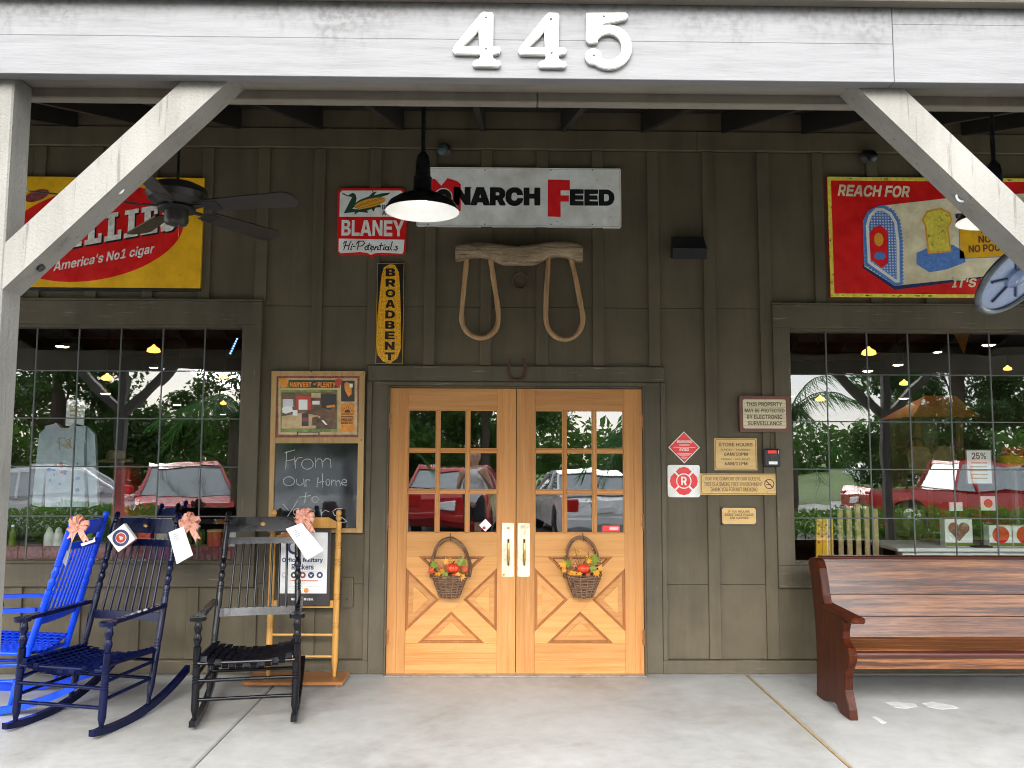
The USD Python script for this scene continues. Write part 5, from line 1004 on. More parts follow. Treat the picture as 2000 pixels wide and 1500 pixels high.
bow(at(155, 1026, -.90), 'coral gingham bow on the bright blue rocking chair', .066, 1); bow(at(372, 1022, -.62), 'coral gingham bow on the right post of the navy rocking chair', .070, 2); bow(at(596, 1010, -.42), 'coral gingham bow on the right post of the black rocking chair', .070, 3)
def tagcard(pts, y, label, d=.002, print_=True):
    P = [at(*q, y)[[0, 2]] for q in pts]; g = Polygon(P); c = g.centroid; t = thing('price_card', label, 'card', (c.x, y, c.y)); part(t, 'card', prism(g, y, d), 'card_white')
    if print_:
        for k in range(4):
            a = np.array(P[0])*.75+np.array(P[1])*.25; b_ = np.array(P[3])*.75+np.array(P[2])*.25; s0_ = a+(b_-a)*(.14+.055*k); n_ = (np.array(P[1])-P[0])*.28; part(t, 'print', prism(ln([s0_, s0_+n_], .0014), y-.0006, .0005), 'ink_blue')
    return t
tagcard([(329, 1040), (358, 1028), (377, 1084), (345, 1102)], -.66, 'white price card hanging from the navy rocking chair'); tagcard([(558, 1033), (589, 1021), (632, 1074), (600, 1094)], -.47, 'white price card hanging from the black rocking chair')
P = [(165, 1062), (183, 1052), (183, 1046), (166, 1056)]
t = thing('price_card', 'white folded card tucked in the bright blue rocking chair', 'card', tuple(at(150, 1065, -.76))); q = at(122, 1105, -.80); q2 = at(146, 1050, -.80)
part(t, 'card', prism(Polygon([at(x, z, -.8)[[0, 2]] for x, z in ((144, 1048), (128, 1106), (120, 1094))]), -.80, .002), 'card_grey'); part(t, 'flap', prism(Polygon([at(x, z, -.82)[[0, 2]] for x, z in ((157, 1062), (182, 1054), (184, 1048), (186, 1058), (160, 1067))]), -.82, .002), 'card_white')
# gift box with emblem on the navy chair
c = at(239, 1050, -.66); t = thing('gift_box', 'white square box with round emblem standing on its corner by the navy rocking chair', 'box', tuple(c)); T = trimesh.transformations.rotation_matrix(math.radians(-38), (0, 1, 0))
def rot_(m): m = tm(m).copy(); m.apply_transform(T); m.apply_translation(c); return m
part(t, 'box', rot_(bx(-.066, .066, -.02, .02, -.062, .062, .003)), 'card_white'); part(t, 'side_band', rot_(bx(-.0662, .0662, -.0195, .0195, -.0645, -.0622, .0005)), 'poster_maroon'); part(t, 'emblem_ring', rot_(prism(Point(0, 0).buffer(.052, 20).difference(Point(0, 0).buffer(.034, 18)), -.0212, .0011)), 'ink_blue'); part(t, 'emblem_face', rot_(prism(Point(0, 0).buffer(.030, 16), -.0212, .0011)), 'poster_red'); part(t, 'emblem_mark', rot_(prism(Polygon([(-.012, -.008), (.0, .018), (.014, -.006), (.004, -.014)]), -.022, .0007)), 'card_grey')

# ================================================================ WOODEN POSTER STAND
fs = lambda px, py, y=-.13: at(px, py, y)
xa, xb = fs(529, 1180)[0], fs(657, 1180)[0]; t = thing('poster_stand', 'golden wooden chair back stand holding a white poster beside the black rocker', 'display stand', ((xa+xb)/2, -.13, 0))
bz = .05
part(t, 'base_board', bx(xa-.13, xb+.085, -.30, -.035, .012, .035, .004), 'stand_base')
for s, e in ((xa-.1, xa-.06), (xb+.03, xb+.06)): part(t, 'foot', bx(s, e, -.28, -.05, .0005, .0118, .002), 'stand_base')
for x in (xa, xb): part(t, 'post', turned((x, -.15, .0352), (x, -.11, 1.160), .0215, (.30, .47, .68, .78, .87), (), 14, finial=True), 'stand_wood', 35)
for z0, z1, nm in ((1.035, 1.108, 'crest_rail'), (.490, .540, 'rail')): part(t, nm, prism(Polygon([(xa+.012, z0), (xb-.012, z0), (xb-.012, z1-.028*(nm[0] == 'c')), (xb-.07, z1), (xa+.07, z1), (xa+.012, z1-.028*(nm[0] == 'c'))]), -.135, .016), 'stand_wood')
for z in (.31, .165): part(t, 'rung', cyl((xa+.01, -.14, z), (xb-.01, -.14, z), .0095, n=10), 'stand_wood', True)
b = wb(545, 1036, 643, 1182, -.15); p_ = thing('poster_board', 'white poster on the wooden stand reading Official Military Rockers', 'poster', (b[0], -.15, b[2])); part(p_, 'holder', bx(b[0]-.006, b[1]+.008, -.152, -.138, b[2]-.006, b[3]+.004, .002), 'poster_dark'); w_ = wb(547, 1040, 639, 1159, -.154); part(p_, 'sheet', prism(sbox(w_[0], w_[2], w_[1], w_[3]), -.1535, .0014), 'poster_white')
C8 = lambda cx, cy: (320+cx*.25333, 980+cy*.25333)
for tx, q, m in (('Official Military', (912, 432, 1226, 474), 'ink_blue'), ('Rockers', (985, 480, 1155, 524), 'ink_blue')): lettering(p_, tx, (*C8(q[0], q[1]), *C8(q[2], q[3])), -.1545, m, 800, depth=.0008)
lettering(p_, 'MADE IN THE U.S.A.', (*C8(982, 742), *C8(1152, 760)), -.1545, 'poster_white', 800, depth=.002)
for i, cx in enumerate((932, 1003, 1070, 1135, 1202)): q = at(*C8(cx, 565), -.154); part(p_, 'emblem', prism(Point(q[0], q[2]).buffer(.0215, 14), -.1545, .0009), ('card_grey', 'poster_dark', 'poster_maroon', 'ink_blue', 'ink_blue')[i]); part(p_, 'emblem_mark', prism(Point(q[0], q[2]).buffer(.009, 8) if i != 3 else Polygon([(q[0]-.012, q[2]+.008), (q[0], q[2]-.012), (q[0]+.012, q[2]+.008), (q[0], q[2])]), -.1552, .0006), 'card_white')
q = at(*C8(1010, 350), -.154); part(p_, 'emblem', prism(Point(q[0], q[2]).buffer(.05, 20).difference(Point(q[0], q[2]).buffer(.033, 16)), -.1545, .0009), 'ink_blue'); q = at(*C8(1098, 684), -.154); part(p_, 'emblem', prism(Point(q[0], q[2]).buffer(.016, 12), -.1545, .0009), 'poster_orange'); part(p_, 'print', prism(sbox(*[v for z in ((975, 612), (1190, 604)) for v in at(*C8(*z), -.154)[[0, 2]]]), -.1545, .0008), 'berry_pink')
for yy in (536, 650): part(p_, 'print', prism(sbox(*[v for z in ((935, yy+2), (1230, yy)) for v in at(*C8(*z), -.154)[[0, 2]]]), -.1545, .0008), 'card_grey')
b = at(925, 265) if False else at(*C8(930, 262), -.154); part(p_, 'print', prism(affinity.rotate(sbox(b[0]-.05, b[2]-.018, b[0]+.05, b[2]+.018), 20), -.1545, .0009), 'poster_orange')

# ================================================================ PEW
C9 = lambda cx, cy: (1560+cx*.23337, 1070+cy*.23333)
PX = 2.06
def pe(cx, cy): q = at(*C9(cx, cy), x=PX); return (q[1], q[2])
prof = [(78, 120), (82, 92), (105, 78), (135, 84), (155, 108), (172, 170), (185, 260), (205, 400), (222, 492), (360, 560), (372, 640), (362, 700), (362, 760), (378, 800), (408, 840), (424, 900), (418, 960), (396, 1030), (386, 1100), (388, 1190), (404, 1270), (422, 1360), (430, 1452), (345, 1390), (330, 1350), (318, 1320), (296, 1298), (268, 1286), (240, 1282), (205, 1284), (150, 1240), (150, 900), (138, 650), (122, 450), (102, 250)]
Q = [pe(*q) for q in prof]; zmin = min(z for _, z in Q); Q = [(y_, max(0.001, z)) for y_, z in Q]
pw = thing('pew', 'dark red wooden church pew with scrolled end below the right window', 'bench', (3.4, -.8, 0))
pg = Polygon(Q).buffer(0).buffer(-.004).buffer(.004)
def yz_prism(g, x, d):
    L = []
    for q in polys(g):
        m = trimesh.creation.extrude_polygon(q, d, engine='earcut'); v = np.array(m.vertices); m.vertices = np.stack([x+v[:, 2], v[:, 0], v[:, 1]], 1); L.append(m)
    return trimesh.util.concatenate(L)
for x in (PX, 4.72): part(pw, 'end_panel', cat_([yz_prism(pg, x+.004, .042), yz_prism(pg.buffer(-.004), x, .0041), yz_prism(pg.buffer(-.004), x+.0459, .0041)]), 'pew_end_wood')
ya0, za0 = pe(195, 495); ya1, za1 = pe(372, 590)
for x in (PX, 4.72): part(pw, 'arm', bar((x+.03, ya0-.0, .600), (x+.03, -1.085, .590), .085, .034, b=.008), 'pew_end_wood')
x0, x1 = PX+.0505, 4.7195
y_b, z_b, y_t, z_t = -.60, .385, -.455, .868
for i, (u0, u1) in enumerate(((.55, 1.0), (.275, .548), (0, .273))):
    p0 = np.array([y_b+(y_t-y_b)*u0, z_b+(z_t-z_b)*u0]); p1 = np.array([y_b+(y_t-y_b)*u1, z_b+(z_t-z_b)*u1]); dirv = (p1-p0)/np.linalg.norm(p1-p0); mid_ = (p0+p1)/2
    part(pw, 'back_board', bar((x0, mid_[0], mid_[1]), (x1, mid_[0], mid_[1]), .024, np.linalg.norm(p1-p0)-.001, up=(0, dirv[0], dirv[1]), b=.002), 'pew_back_wood')
part(pw, 'top_rail', bar((x0, y_t+.008, z_t+.012), (x1, y_t+.008, z_t+.012), .05, .026, b=.008), 'pew_rail_wood')
for i, (a, b_) in enumerate(((-.955, -.80), (-.798, -.60))): part(pw, 'seat_board', bar((x0, (a+b_)/2, .392-.012*i), (x1, (a+b_)/2, .392-.012*i), b_-a-.001, .026, up=(0, -.06, 1), b=.002), 'pew_back_wood')
part(pw, 'seat_nose', tube([(x0, -.965, .372), (x1, -.965, .372)], .021, 14), 'pew_rail_wood', True); part(pw, 'seat_rail', bx(x0, x1, -.955, -.933, .285, .352, .004), 'pew_back_wood')
# reflected sun spots, painted as thin pale patches on the floor under the pew
for k, (pts, lab) in enumerate((([(1728, 1372), (1745, 1371), (1788, 1375), (1792, 1380), (1770, 1384), (1748, 1382)], 'left one of two painted sun spots on the floor under the pew seat'), ([(1800, 1374), (1820, 1371), (1862, 1378), (1872, 1383), (1840, 1386), (1812, 1381)], 'right one of two painted sun spots on the floor under the pew seat'), ([(1702, 1400), (1712, 1400), (1732, 1412), (1722, 1414)], 'small painted strip of light on the porch floor beside the foot of the pew'))):
    g = Polygon([tuple(at(*q, z=.0)[:2]) for q in pts]); m = trimesh.creation.extrude_polygon(g, .0012, engine='earcut'); m.apply_translation((0, 0, .0005)); single('floor_mark', m, 'sun_spot_paint', lab, 'mark')

# ================================================================ INSIDE THE STORE
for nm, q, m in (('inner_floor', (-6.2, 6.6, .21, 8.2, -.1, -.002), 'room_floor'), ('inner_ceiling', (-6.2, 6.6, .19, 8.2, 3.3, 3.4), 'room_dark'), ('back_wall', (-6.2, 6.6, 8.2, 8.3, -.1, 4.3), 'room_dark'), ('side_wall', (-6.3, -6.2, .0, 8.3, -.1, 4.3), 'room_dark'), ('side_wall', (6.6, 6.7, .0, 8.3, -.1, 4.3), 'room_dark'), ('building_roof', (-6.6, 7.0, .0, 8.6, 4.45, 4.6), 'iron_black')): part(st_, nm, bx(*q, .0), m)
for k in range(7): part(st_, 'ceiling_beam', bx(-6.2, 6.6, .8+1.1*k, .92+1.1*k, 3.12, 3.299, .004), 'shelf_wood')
glow('shade_warm', (1, .40, .07), .8); glow('bulb_white', (1, .72, .45), 7.0); glow('strip_blue', (.25, .5, 1), .5)
LG = 'lamps lit inside the store'
def shop_lamp(px, py, y, r, mat, label):
    q = at(px, py, y); r *= .78; t = thing('shop_lamp', label, 'lamp', tuple(q), local=True, group=None)
    part(t, 'shade', lathe([(r, 0), (r*.85, r*.5), (r*.35, r*.8), (r*.12, r*1.1)], (0, 0, .0), (0, 0, 1), 16, False), 'iron_black' if mat == 'bulb_white' else 'shade_warm', 30)
    part(t, 'bulb', lathe([(r*.9, .004), (r*.7, -r*.12), (.002, -r*.2)], (0, 0, 0), (0, 0, 1), 16, False), mat, 30); part(t, 'cord', cyl((0, 0, r*1.05), (0, 0, max(.2, 3.3-q[2])), .006, n=6), 'iron_black')
for px, py, y, r, m, lab in ((122, 677, 2.2, .085, 'bulb_white', 'white lit lamp high in the left window, near its left side'), (300, 687, 2.4, .085, 'shade_warm', 'amber lantern lamp high in the middle of the left window'), (300, 718, 4.5, .075, 'bulb_white', 'small lamp just below the amber lantern in the left window'), (209, 741, 5.2, .10, 'shade_warm', 'amber lamp in the left window, above a white one'), (206, 769, 5.2, .09, 'bulb_white', 'white lamp in the left window, below an amber one'), (346, 791, 5.0, .075, 'bulb_white', 'lowest white lamp in the middle of the left window'), (437, 738, 4.2, .07, 'shade_warm', 'topmost amber lamp at the right side of the left window'), (439, 766, 4.8, .07, 'bulb_white', 'topmost white lamp at the right side of the left window'), (436, 789, 6.2, .06, 'shade_warm', 'lower amber lamp at the right side of the left window'), (436, 809, 7.0, .06, 'bulb_white', 'lowest lamp at the right side of the left window'),
        (1697, 692, 3.0, .10, 'shade_warm', 'amber lamp high in the right window, left of the tilted white one'), (1754, 713, 3.4, .08, 'bulb_white', 'bright white lamp high in the middle of the right window'), (1695, 725, 4.6, .09, 'bulb_white', 'white lamp under the amber one in the right window'), (1831, 688, 3.2, .065, 'bulb_white', 'small white lamp near the orange flag in the right window'), (1931, 674, 2.0, .085, 'bulb_white', 'big white lamp high at the right end of the right window'), (1546, 774, 3.6, .055, 'bulb_white', 'white lamp at the left edge of the right window'), (1602, 782, 4.4, .075, 'shade_warm', 'amber lamp at the left part of the right window'), (1766, 751, 5.0, .08, 'shade_warm', 'amber lamp over the wooden hut in the right window'), (1765, 778, 5.4, .09, 'bulb_white', 'white lamp just over the wooden hut in the right window'), (1968, 722, 3.4, .06, 'shade_warm', 'small amber lamp at the right end of the right window')): shop_lamp(px, py, y, r, m, lab)
t = thing('light_strip', 'blue white dotted light strip hanging in the left window', 'light strip', tuple(at(460, 680, 2.0))); A_, B_ = at(463, 662, 2.0), at(450, 690, 2.0)
for k in range(7): part(t, 'diode', ico(A_+(B_-A_)*k/6, .010, 1), 'strip_blue', True)
part(t, 'rail', bar(A_+[0, .02, .02], B_+[0, .02, -.02], .02, .01, (0, 1, 0)), 'iron_black')
def shop(name, label, cat, px0, py0, px1, py1, y): b = wb(px0, py0, px1, py1, y); return thing(name, label, cat, ((b[0]+b[1])/2, y, b[2])), b
# left window display
t, b = shop('display_shirt', 'white long sleeved shirt hung in the left window', 'shirt', 60, 828, 186, 990, .62); f = wp(.62)
body_ = px_poly([(92, 834), (112, 829), (120, 838), (138, 838), (148, 829), (168, 834), (164, 880), (166, 988), (92, 988), (95, 880)], f, .62)
part(t, 'body', prism(body_.buffer(.008), .60, .05), 'shirt_cloth')
part(t, 'collar', prism(LineString([f(112, 829), f(120, 839), f(138, 839), f(148, 829)]).buffer(.012), .596, .0038), 'card_grey')
for sl0 in ([(90, 834), (76, 848), (62, 986), (79, 990), (90, 900)], [(170, 834), (184, 848), (190, 986), (174, 990), (169, 900)]): part(t, 'sleeve', prism(px_poly(sl0, f, .62).buffer(-.004).buffer(.006), .625, .035), 'shirt_cloth')
rp = random.Random(4); part(t, 'print', prism(union_all([ln([f(112+rp.random()*34, 852+rp.random()*28), f(112+rp.random()*34, 852+rp.random()*28)], .0035) for k in range(9)]), .597, .002), 'poster_tan'); part(t, 'print', prism(union_all([affinity.scale(Point(f(98+rp.random()*62, 900+rp.random()*60)).buffer(.014, 6), rp.uniform(.4, 1.5), rp.uniform(.4, 1.2)) for k in range(12)]), .597, .002), 'lace_blue'); part(t, 'print', prism(union_all([Point(f(110+rp.random()*34, 905+rp.random()*18)).buffer(.010, 6) for k in range(7)]), .5955, .0014), 'poster_red')
t, b = shop('price_sign', 'white card sign on a stem above the shirt in the left window', 'sign', 129, 781, 165, 832, .60); part(t, 'card', prism(rr(*b, .01), .60, .006), 'card_white'); part(t, 'stem', bx((b[0]+b[1])/2-.006, (b[0]+b[1])/2+.006, .607, .62, b[2]-.5, b[2]+.1), 'iron_black')
for k in range(3): part(t, 'print', prism(sbox(b[0]+.03, b[3]-.06-.035*k, b[1]-.03, b[3]-.045-.035*k), .598, .0018), 'poster_tan')
t, b = shop('red_post_box', 'tall red display box behind the left window', 'display box', 216, 915, 252, 1085, .9); part(t, 'body', bx(b[0], b[1], .9, 1.1, b[2], b[3], .01), 'enamel_red'); part(t, 'cap', bx(b[0]-.02, b[1]+.02, .88, 1.12, b[3]+.001, b[3]+.03, .01), 'enamel_red'); part(t, 'plinth', bx(b[0]-.02, b[1]+.02, .88, 1.12, 0, b[2]-.001, .01), 'poster_dark')
c = at(226, 896, 1.0); t = thing('straw_hat', 'tan straw hat resting on the red display box', 'hat', tuple(c)); part(t, 'brim', lathe([(.135, -.03), (.14, -.02), (.08, 0)], c, c+[0, 0, 1], 20), 'poster_tan', 30); part(t, 'crown', lathe([(.082, -.005), (.075, .05), (.05, .07), (.002, .072)], c, c+[0, 0, 1], 20), 'poster_tan', 30)
t, b = shop('window_shelf', 'dark red low display shelf inside the left window', 'shelf', 10, 1062, 480, 1090, .55)
for z in (b[3]-.03, .42): part(t, 'board', bx(-4.3, -1.87, .4, .8, z-.03, z, .004), 'poster_maroon')
part(t, 'front_board', bx(-4.3, -1.87, .37, .399, .5, b[3]-.001, .004), 'poster_maroon'); SZ = b[3]-.03
for i, (px, lab) in enumerate(((96, 'white ceramic jar on the left window shelf, the left one of a pair'), (114, 'white ceramic jar on the left window shelf, the right one of a pair'))):
    x = at(px, 1050, .5)[0]; t = thing('ceramic_jar', lab, 'jar', (x, .5, SZ+.001), local=True); part(t, 'body', lathe([(.030, 0), (.038, .03), (.036, .10), (.022, .13)], (0, 0, 0), (0, 0, 1), 14), 'enamel_white', 30); part(t, 'lid', lathe([(.024, .131), (.020, .145), (.006, .16)], (0, 0, 0), (0, 0, 1), 14), 'enamel_white', 30)
for px, lab in ((24, 'bright green bottle on the left window shelf near the porch post'), (176, 'bright green bottle on the left window shelf beside the red display box'), (388, 'green bottle on the left window shelf behind the navy rocker')):
    x = at(px, 1050, .5)[0]; t = thing('green_bottle', lab, 'bottle', (x, .5, SZ+.001), local=True); part(t, 'body', lathe([(.022, 0), (.024, .02), (.024, .10), (.010, .135), (.010, .16)], (0, 0, 0), (0, 0, 1), 12), 'leaf_green', 30); part(t, 'cap', lathe([(.011, .161), (.011, .175)], (0, 0, 0), (0, 0, 1), 10), 'card_white')
for px, m, lab in ((284, 'enamel_red', 'red gift tin on the left window shelf'), (420, 'poster_red', 'dark red potted ornament on the left window shelf'), (318, 'bread_shade', 'cream box on the left window shelf'), (452, 'enamel_white', 'white box at the right end of the left window shelf')):
    x = at(px, 1050, .55)[0]; t = thing('gift_tin', lab, 'tin', (x, .56, SZ+.001), local=True); part(t, 'body', bx(-.05, .05, -.04, .04, 0, .12, .006), m); part(t, 'lid', bx(-.053, .053, -.043, .043, .121, .14, .005), 'poster_tan' if m != 'enamel_white' else 'lace_blue')
# right window display
t, b = shop('white_table', 'white display table inside the right window', 'table', 1725, 1064, 2120, 1098, .7); TZ = b[3]
part(t, 'tabletop', bx(b[0], 4.5, .45, 1.05, TZ-.03, TZ, .006), 'white_paint'); part(t, 'apron', bx(b[0]+.06, 4.4, .5, .52, TZ-.16, TZ-.031, .004), 'white_paint')
for x in (b[0]+.06, 4.4): part(t, 'leg', bx(x, x+.06, .53, .59, 0, TZ-.031, .004), 'white_paint'); part(t, 'leg', bx(x, x+.06, .95, 1.01, 0, TZ-.031, .004), 'white_paint')
def gbox(px0, py0, px1, lab, m2, heart=False):
    b = wb(px0, py0, px1, 1062, .58); t = thing('food_box', lab, 'box', ((b[0]+b[1])/2, .6, TZ+.001)); z0 = TZ+.001; part(t, 'body', bx(b[0], b[1], .56, .64, z0, b[3], .004), 'card_white'); part(t, 'green_band', bx(b[0]+.002, b[1]-.002, .5575, .5598, z0+.004, z0+.03, .0), 'leaf_green'); c = ((b[0]+b[1])/2, (z0+b[3])/2+.01); r = (b[1]-b[0])*.36
    if heart: g = union_all([Point(c[0]-r*.5, c[1]+r*.3).buffer(r*.55, 10), Point(c[0]+r*.5, c[1]+r*.3).buffer(r*.55, 10), Polygon([(c[0]-r*.98, c[1]+r*.05), (c[0], c[1]-r), (c[0]+r*.98, c[1]+r*.05)])])
    else: g = Point(c).buffer(r, 12)
    part(t, 'picture', prism(g, .557, .0028), m2)
gbox(1843, 1012, 1897, 'white food box with a red heart picture on the white table', 'poster_maroon', True); gbox(1929, 1026, 1974, 'white food box with a round red picture right of the heart box', 'enamel_red'); gbox(1976, 1026, 2022, 'white food box with a round red picture at the picture edge', 'enamel_red')
t, b = shop('sale_sign', 'white framed 25% sale sign in the right window', 'sign', 1887, 878, 1938, 946, .5); part(t, 'card', prism(rr(*b, .004), .5, .008), 'card_white'); g = sbox(b[0], b[2], b[1], b[3]); part(t, 'frame', prism(g.difference(g.buffer(-.007)), .497, .0029), 'poster_maroon')
lettering(t, '25%', (1898, 884, 1926, 897), .4985, 'poster_maroon', 700, depth=.001)
for k in range(5): part(t, 'print', prism(sbox(b[0]+.04, b[3]-.11-.03*k, b[1]-.04, b[3]-.10-.03*k), .4985, .001), 'poster_tan')
part(t, 'stem', bx((b[0]+b[1])/2-.006, (b[0]+b[1])/2+.006, .509, .52, TZ, b[3]-.1), 'iron_black'); part(t, 'foot', bx((b[0]+b[1])/2-.07, (b[0]+b[1])/2+.07, .48, .56, TZ+.0005, TZ+.012, .003), 'iron_black')
for px0, py0, px1, py1, lab, red in ((1854, 981, 1880, 998, 'small cream card above the heart box', 0), (1914, 969, 1946, 997, 'white card with a red fruit picture beside the heart box', 1)):
    t, b = shop('shelf_card', lab, 'card', px0, py0, px1, py1, .66); part(t, 'card', prism(sbox(b[0], b[2], b[1], b[3]), .66, .004), 'card_white'); part(t, 'stand', bx((b[0]+b[1])/2-.004, (b[0]+b[1])/2+.004, .665, .672, TZ, b[2]+.03), 'iron_black')
    if red: part(t, 'picture', prism(Point((b[0]+b[1])/2, (b[2]+b[3])/2).buffer(.035, 10), .658, .0018), 'enamel_red')
t, b = shop('slatted_chair', 'tan slat backed chair inside the right window', 'chair', 1634, 984, 1720, 1100, .75)
for k in range(5): x = b[0]+(b[1]-b[0])*(k+.5)/5; part(t, 'slat', bx(x-.022, x+.022, .75, .77, .35, b[3]-.02*abs(k-2), .006), 'poster_tan')
part(t, 'rail', bx(b[0], b[1], .7705, .79, .55, .60, .004), 'poster_tan'); part(t, 'seat', bx(b[0]-.03, b[1]+.03, .42, .749, .34, .37, .006), 'poster_tan')
for x in (b[0], b[1]-.04): part(t, 'leg', bx(x, x+.04, .44, .48, 0, .339, .004), 'poster_tan'); part(t, 'leg', bx(x, x+.04, .70, .74, 0, .339, .004), 'poster_tan')
t, b = shop('yellow_cloth', 'yellow flowered cloth draped inside the right window', 'cloth', 1588, 1010, 1626, 1100, .55); f = wp(.55); 
for k in range(5): part(t, 'fold', prism(px_poly([(1594+6*k, 1012+2*(k % 2)), (1600.5+6*k, 1012+2*((k+1) % 2)), (1601+6.4*k, 1098), (1593+6.4*k, 1098)], f, .55).buffer(.002), .535+.012*(k % 2), .03), 'enamel_yellow' if k != 3 else 'card_white')
part(t, 'print', prism(union_all([Point(f(1598+7*(k % 4), 1025+17*(k//4)+5*(k % 2))).buffer(.009, 6) for k in range(9)]).intersection(px_poly([(1596, 1012), (1620, 1012), (1626, 1098), (1588, 1098)], f, .55)), .533, .002), 'poster_red')
t, b = shop('hut_display', 'wooden hut shaped display with a shingled roof inside the right window', 'display', 1786, 795, 1880, 1000, 3.2); 
part(t, 'roof', tm(m3.Manifold.hull_points(np.array([(b[0]-.1, 3.0, b[3]-.12), (b[1]+.1, 3.0, b[3]-.12), (b[0]+.1, 3.1, b[3]+.12), (b[1]-.1, 3.1, b[3]+.12), (b[0]-.1, 3.8, b[3]-.12), (b[1]+.1, 3.8, b[3]-.12)]))), 'poster_orange')
for k in range(4): part(t, 'shelf', bx(b[0], b[1], 3.2, 3.7, b[2]-.8+.5*k, b[2]-.77+.5*k, .004), 'stand_wood')
for x in (b[0], b[1]-.06): part(t, 'post', bx(x, x+.06, 3.15, 3.21, 0, b[3]-.1, .005), 'stand_wood')
part(t, 'back', bx(b[0], b[1], 3.71, 3.74, 0, b[3]-.1, .0), 'poster_tan')
for px, lab in ((1796, 'tan woven bag in front of the wooden hut, the left one'), (1846, 'tan woven bag in front of the wooden hut, the right one')):
    b = wb(px-24, 872, px+24, 925, 2.4); t = thing('woven_bag', lab, 'bag', ((b[0]+b[1])/2, 2.4, b[2])); part(t, 'body', tm(m3.Manifold.hull_points(np.array([(x_, y_, z_) for x_, z_ in ((b[0]+.03, b[2]), (b[1]-.03, b[2]), (b[0], b[3]-.08), (b[1], b[3]-.08), (b[0]+.06, b[3]), (b[1]-.06, b[3])) for y_ in (2.4, 2.52)]))), 'poster_tan'); part(t, 'handle', tube([((b[0]+b[1])/2+.08*math.cos(a), 2.45, b[3]-.01+.10*math.sin(a)) for a in np.linspace(0, math.pi, 10)], .01, 6), 'wicker', True); part(t, 'stand', bx(b[0]+.05, b[1]-.05, 2.4, 2.52, 0, b[2]-.001, .01), 'shelf_wood')
c = at(1978, 890, .9); t = thing('flower_bowl', 'yellow bowl of red flowers at the right end of the right window', 'bowl', tuple(c)); part(t, 'bowl', lathe([(.05, -.10), (.11, -.05), (.13, 0), (.12, .0), (.10, -.04)], c, c+[0, 0, 1], 20, False), 'enamel_yellow', 30)
for k in range(14): a = k*2.4; part(t, 'flower', ico(c+[.08*math.cos(a)*((k % 3)+1)/3, .08*math.sin(a)*((k % 3)+1)/3, .02+.03*(k % 2)], .028, 1), 'enamel_red' if k % 3 else 'enamel_yellow', True)
part(t, 'stand', cyl(c-[0, 0, .101], (c[0], c[1], TZ+.001), .05, n=12), 'poster_dark')
t, b = shop('orange_flag', 'orange cloth pennant hanging from the ceiling inside the right window', 'flag', 1865, 652, 1894, 690, 2.6); part(t, 'cloth', prism(Polygon([(b[0], b[3]), (b[1], b[3]), (b[0]+(b[1]-b[0])*.6, b[2])]), 2.6, .008), 'poster_orange'); part(t, 'cord', cyl((b[0], 2.604, b[3]), (b[0], 2.604, 3.12), .004, n=6), 'iron_black')
for k, (px, py, y, lab) in enumerate(((700+130, 880, 3.0, ''), (1120, 850, 3.5, ''))):
    pass

# ================================================================ THE CAR PARK SIDE (mirrored in the panes)
def leaves(n, fpos, size, seed, droop=0.0):
    """n leaf faces at the places fpos(rng) gives"""
    r = np.random.default_rng(seed); c = fpos(r, n); n = len(c); a = r.normal(size=(n, 3)); a /= np.linalg.norm(a, axis=1)[:, None]; b_ = np.cross(a, r.normal(size=(n, 3))); b_ /= np.linalg.norm(b_, axis=1)[:, None]; s = size*r.uniform(.6, 1.3, (n, 1))
    V = np.stack([c-a*s, c-b_*s*.45, c+a*s, c+b_*s*.45], 1).reshape(-1, 3); F = np.arange(n)[:, None]*4+np.array([[0, 1, 2, 3]]); F = np.vstack([F[:, [0, 1, 2]], F[:, [0, 2, 3]]]); return trimesh.Trimesh(V, F, process=False)
def hedge(x0, x1, label):
    t = thing('hedge', label, 'hedge', ((x0+x1)/2, -7.05, G0), group=None)
    def fp(r, n):
        p = r.uniform(0, 1, (n, 3)); q = np.stack([x0+(x1-x0)*p[:, 0], -7.5+.9*p[:, 1], G0+.18+.68*np.sqrt(p[:, 2])], 1); q[:, 2] += (meshkit.noise(q*[3, 3, 0], 5)-.5)*.12; q += (meshkit.noise(q*6, 9)[:, None]-.5)*.1; return q
    part(t, 'foliage', leaves(9000, fp, .035, int(abs(x0)*10)+100), 'foliage_light'); st = []
    for x in np.arange(x0+.2, x1, .35): st.append(tube([(x, -7.05, G0), (x+rng.uniform(-.08, .08), -7.05+rng.uniform(-.1, .1), G0+.55)], .012, 5))
    part(t, 'stems', cat_(st), 'bark')
hedge(-10.5, -4.45, 'clipped green hedge seen mirrored in the left shop window'); hedge(4.25, 10.5, 'clipped green hedge seen mirrored in the right shop window')
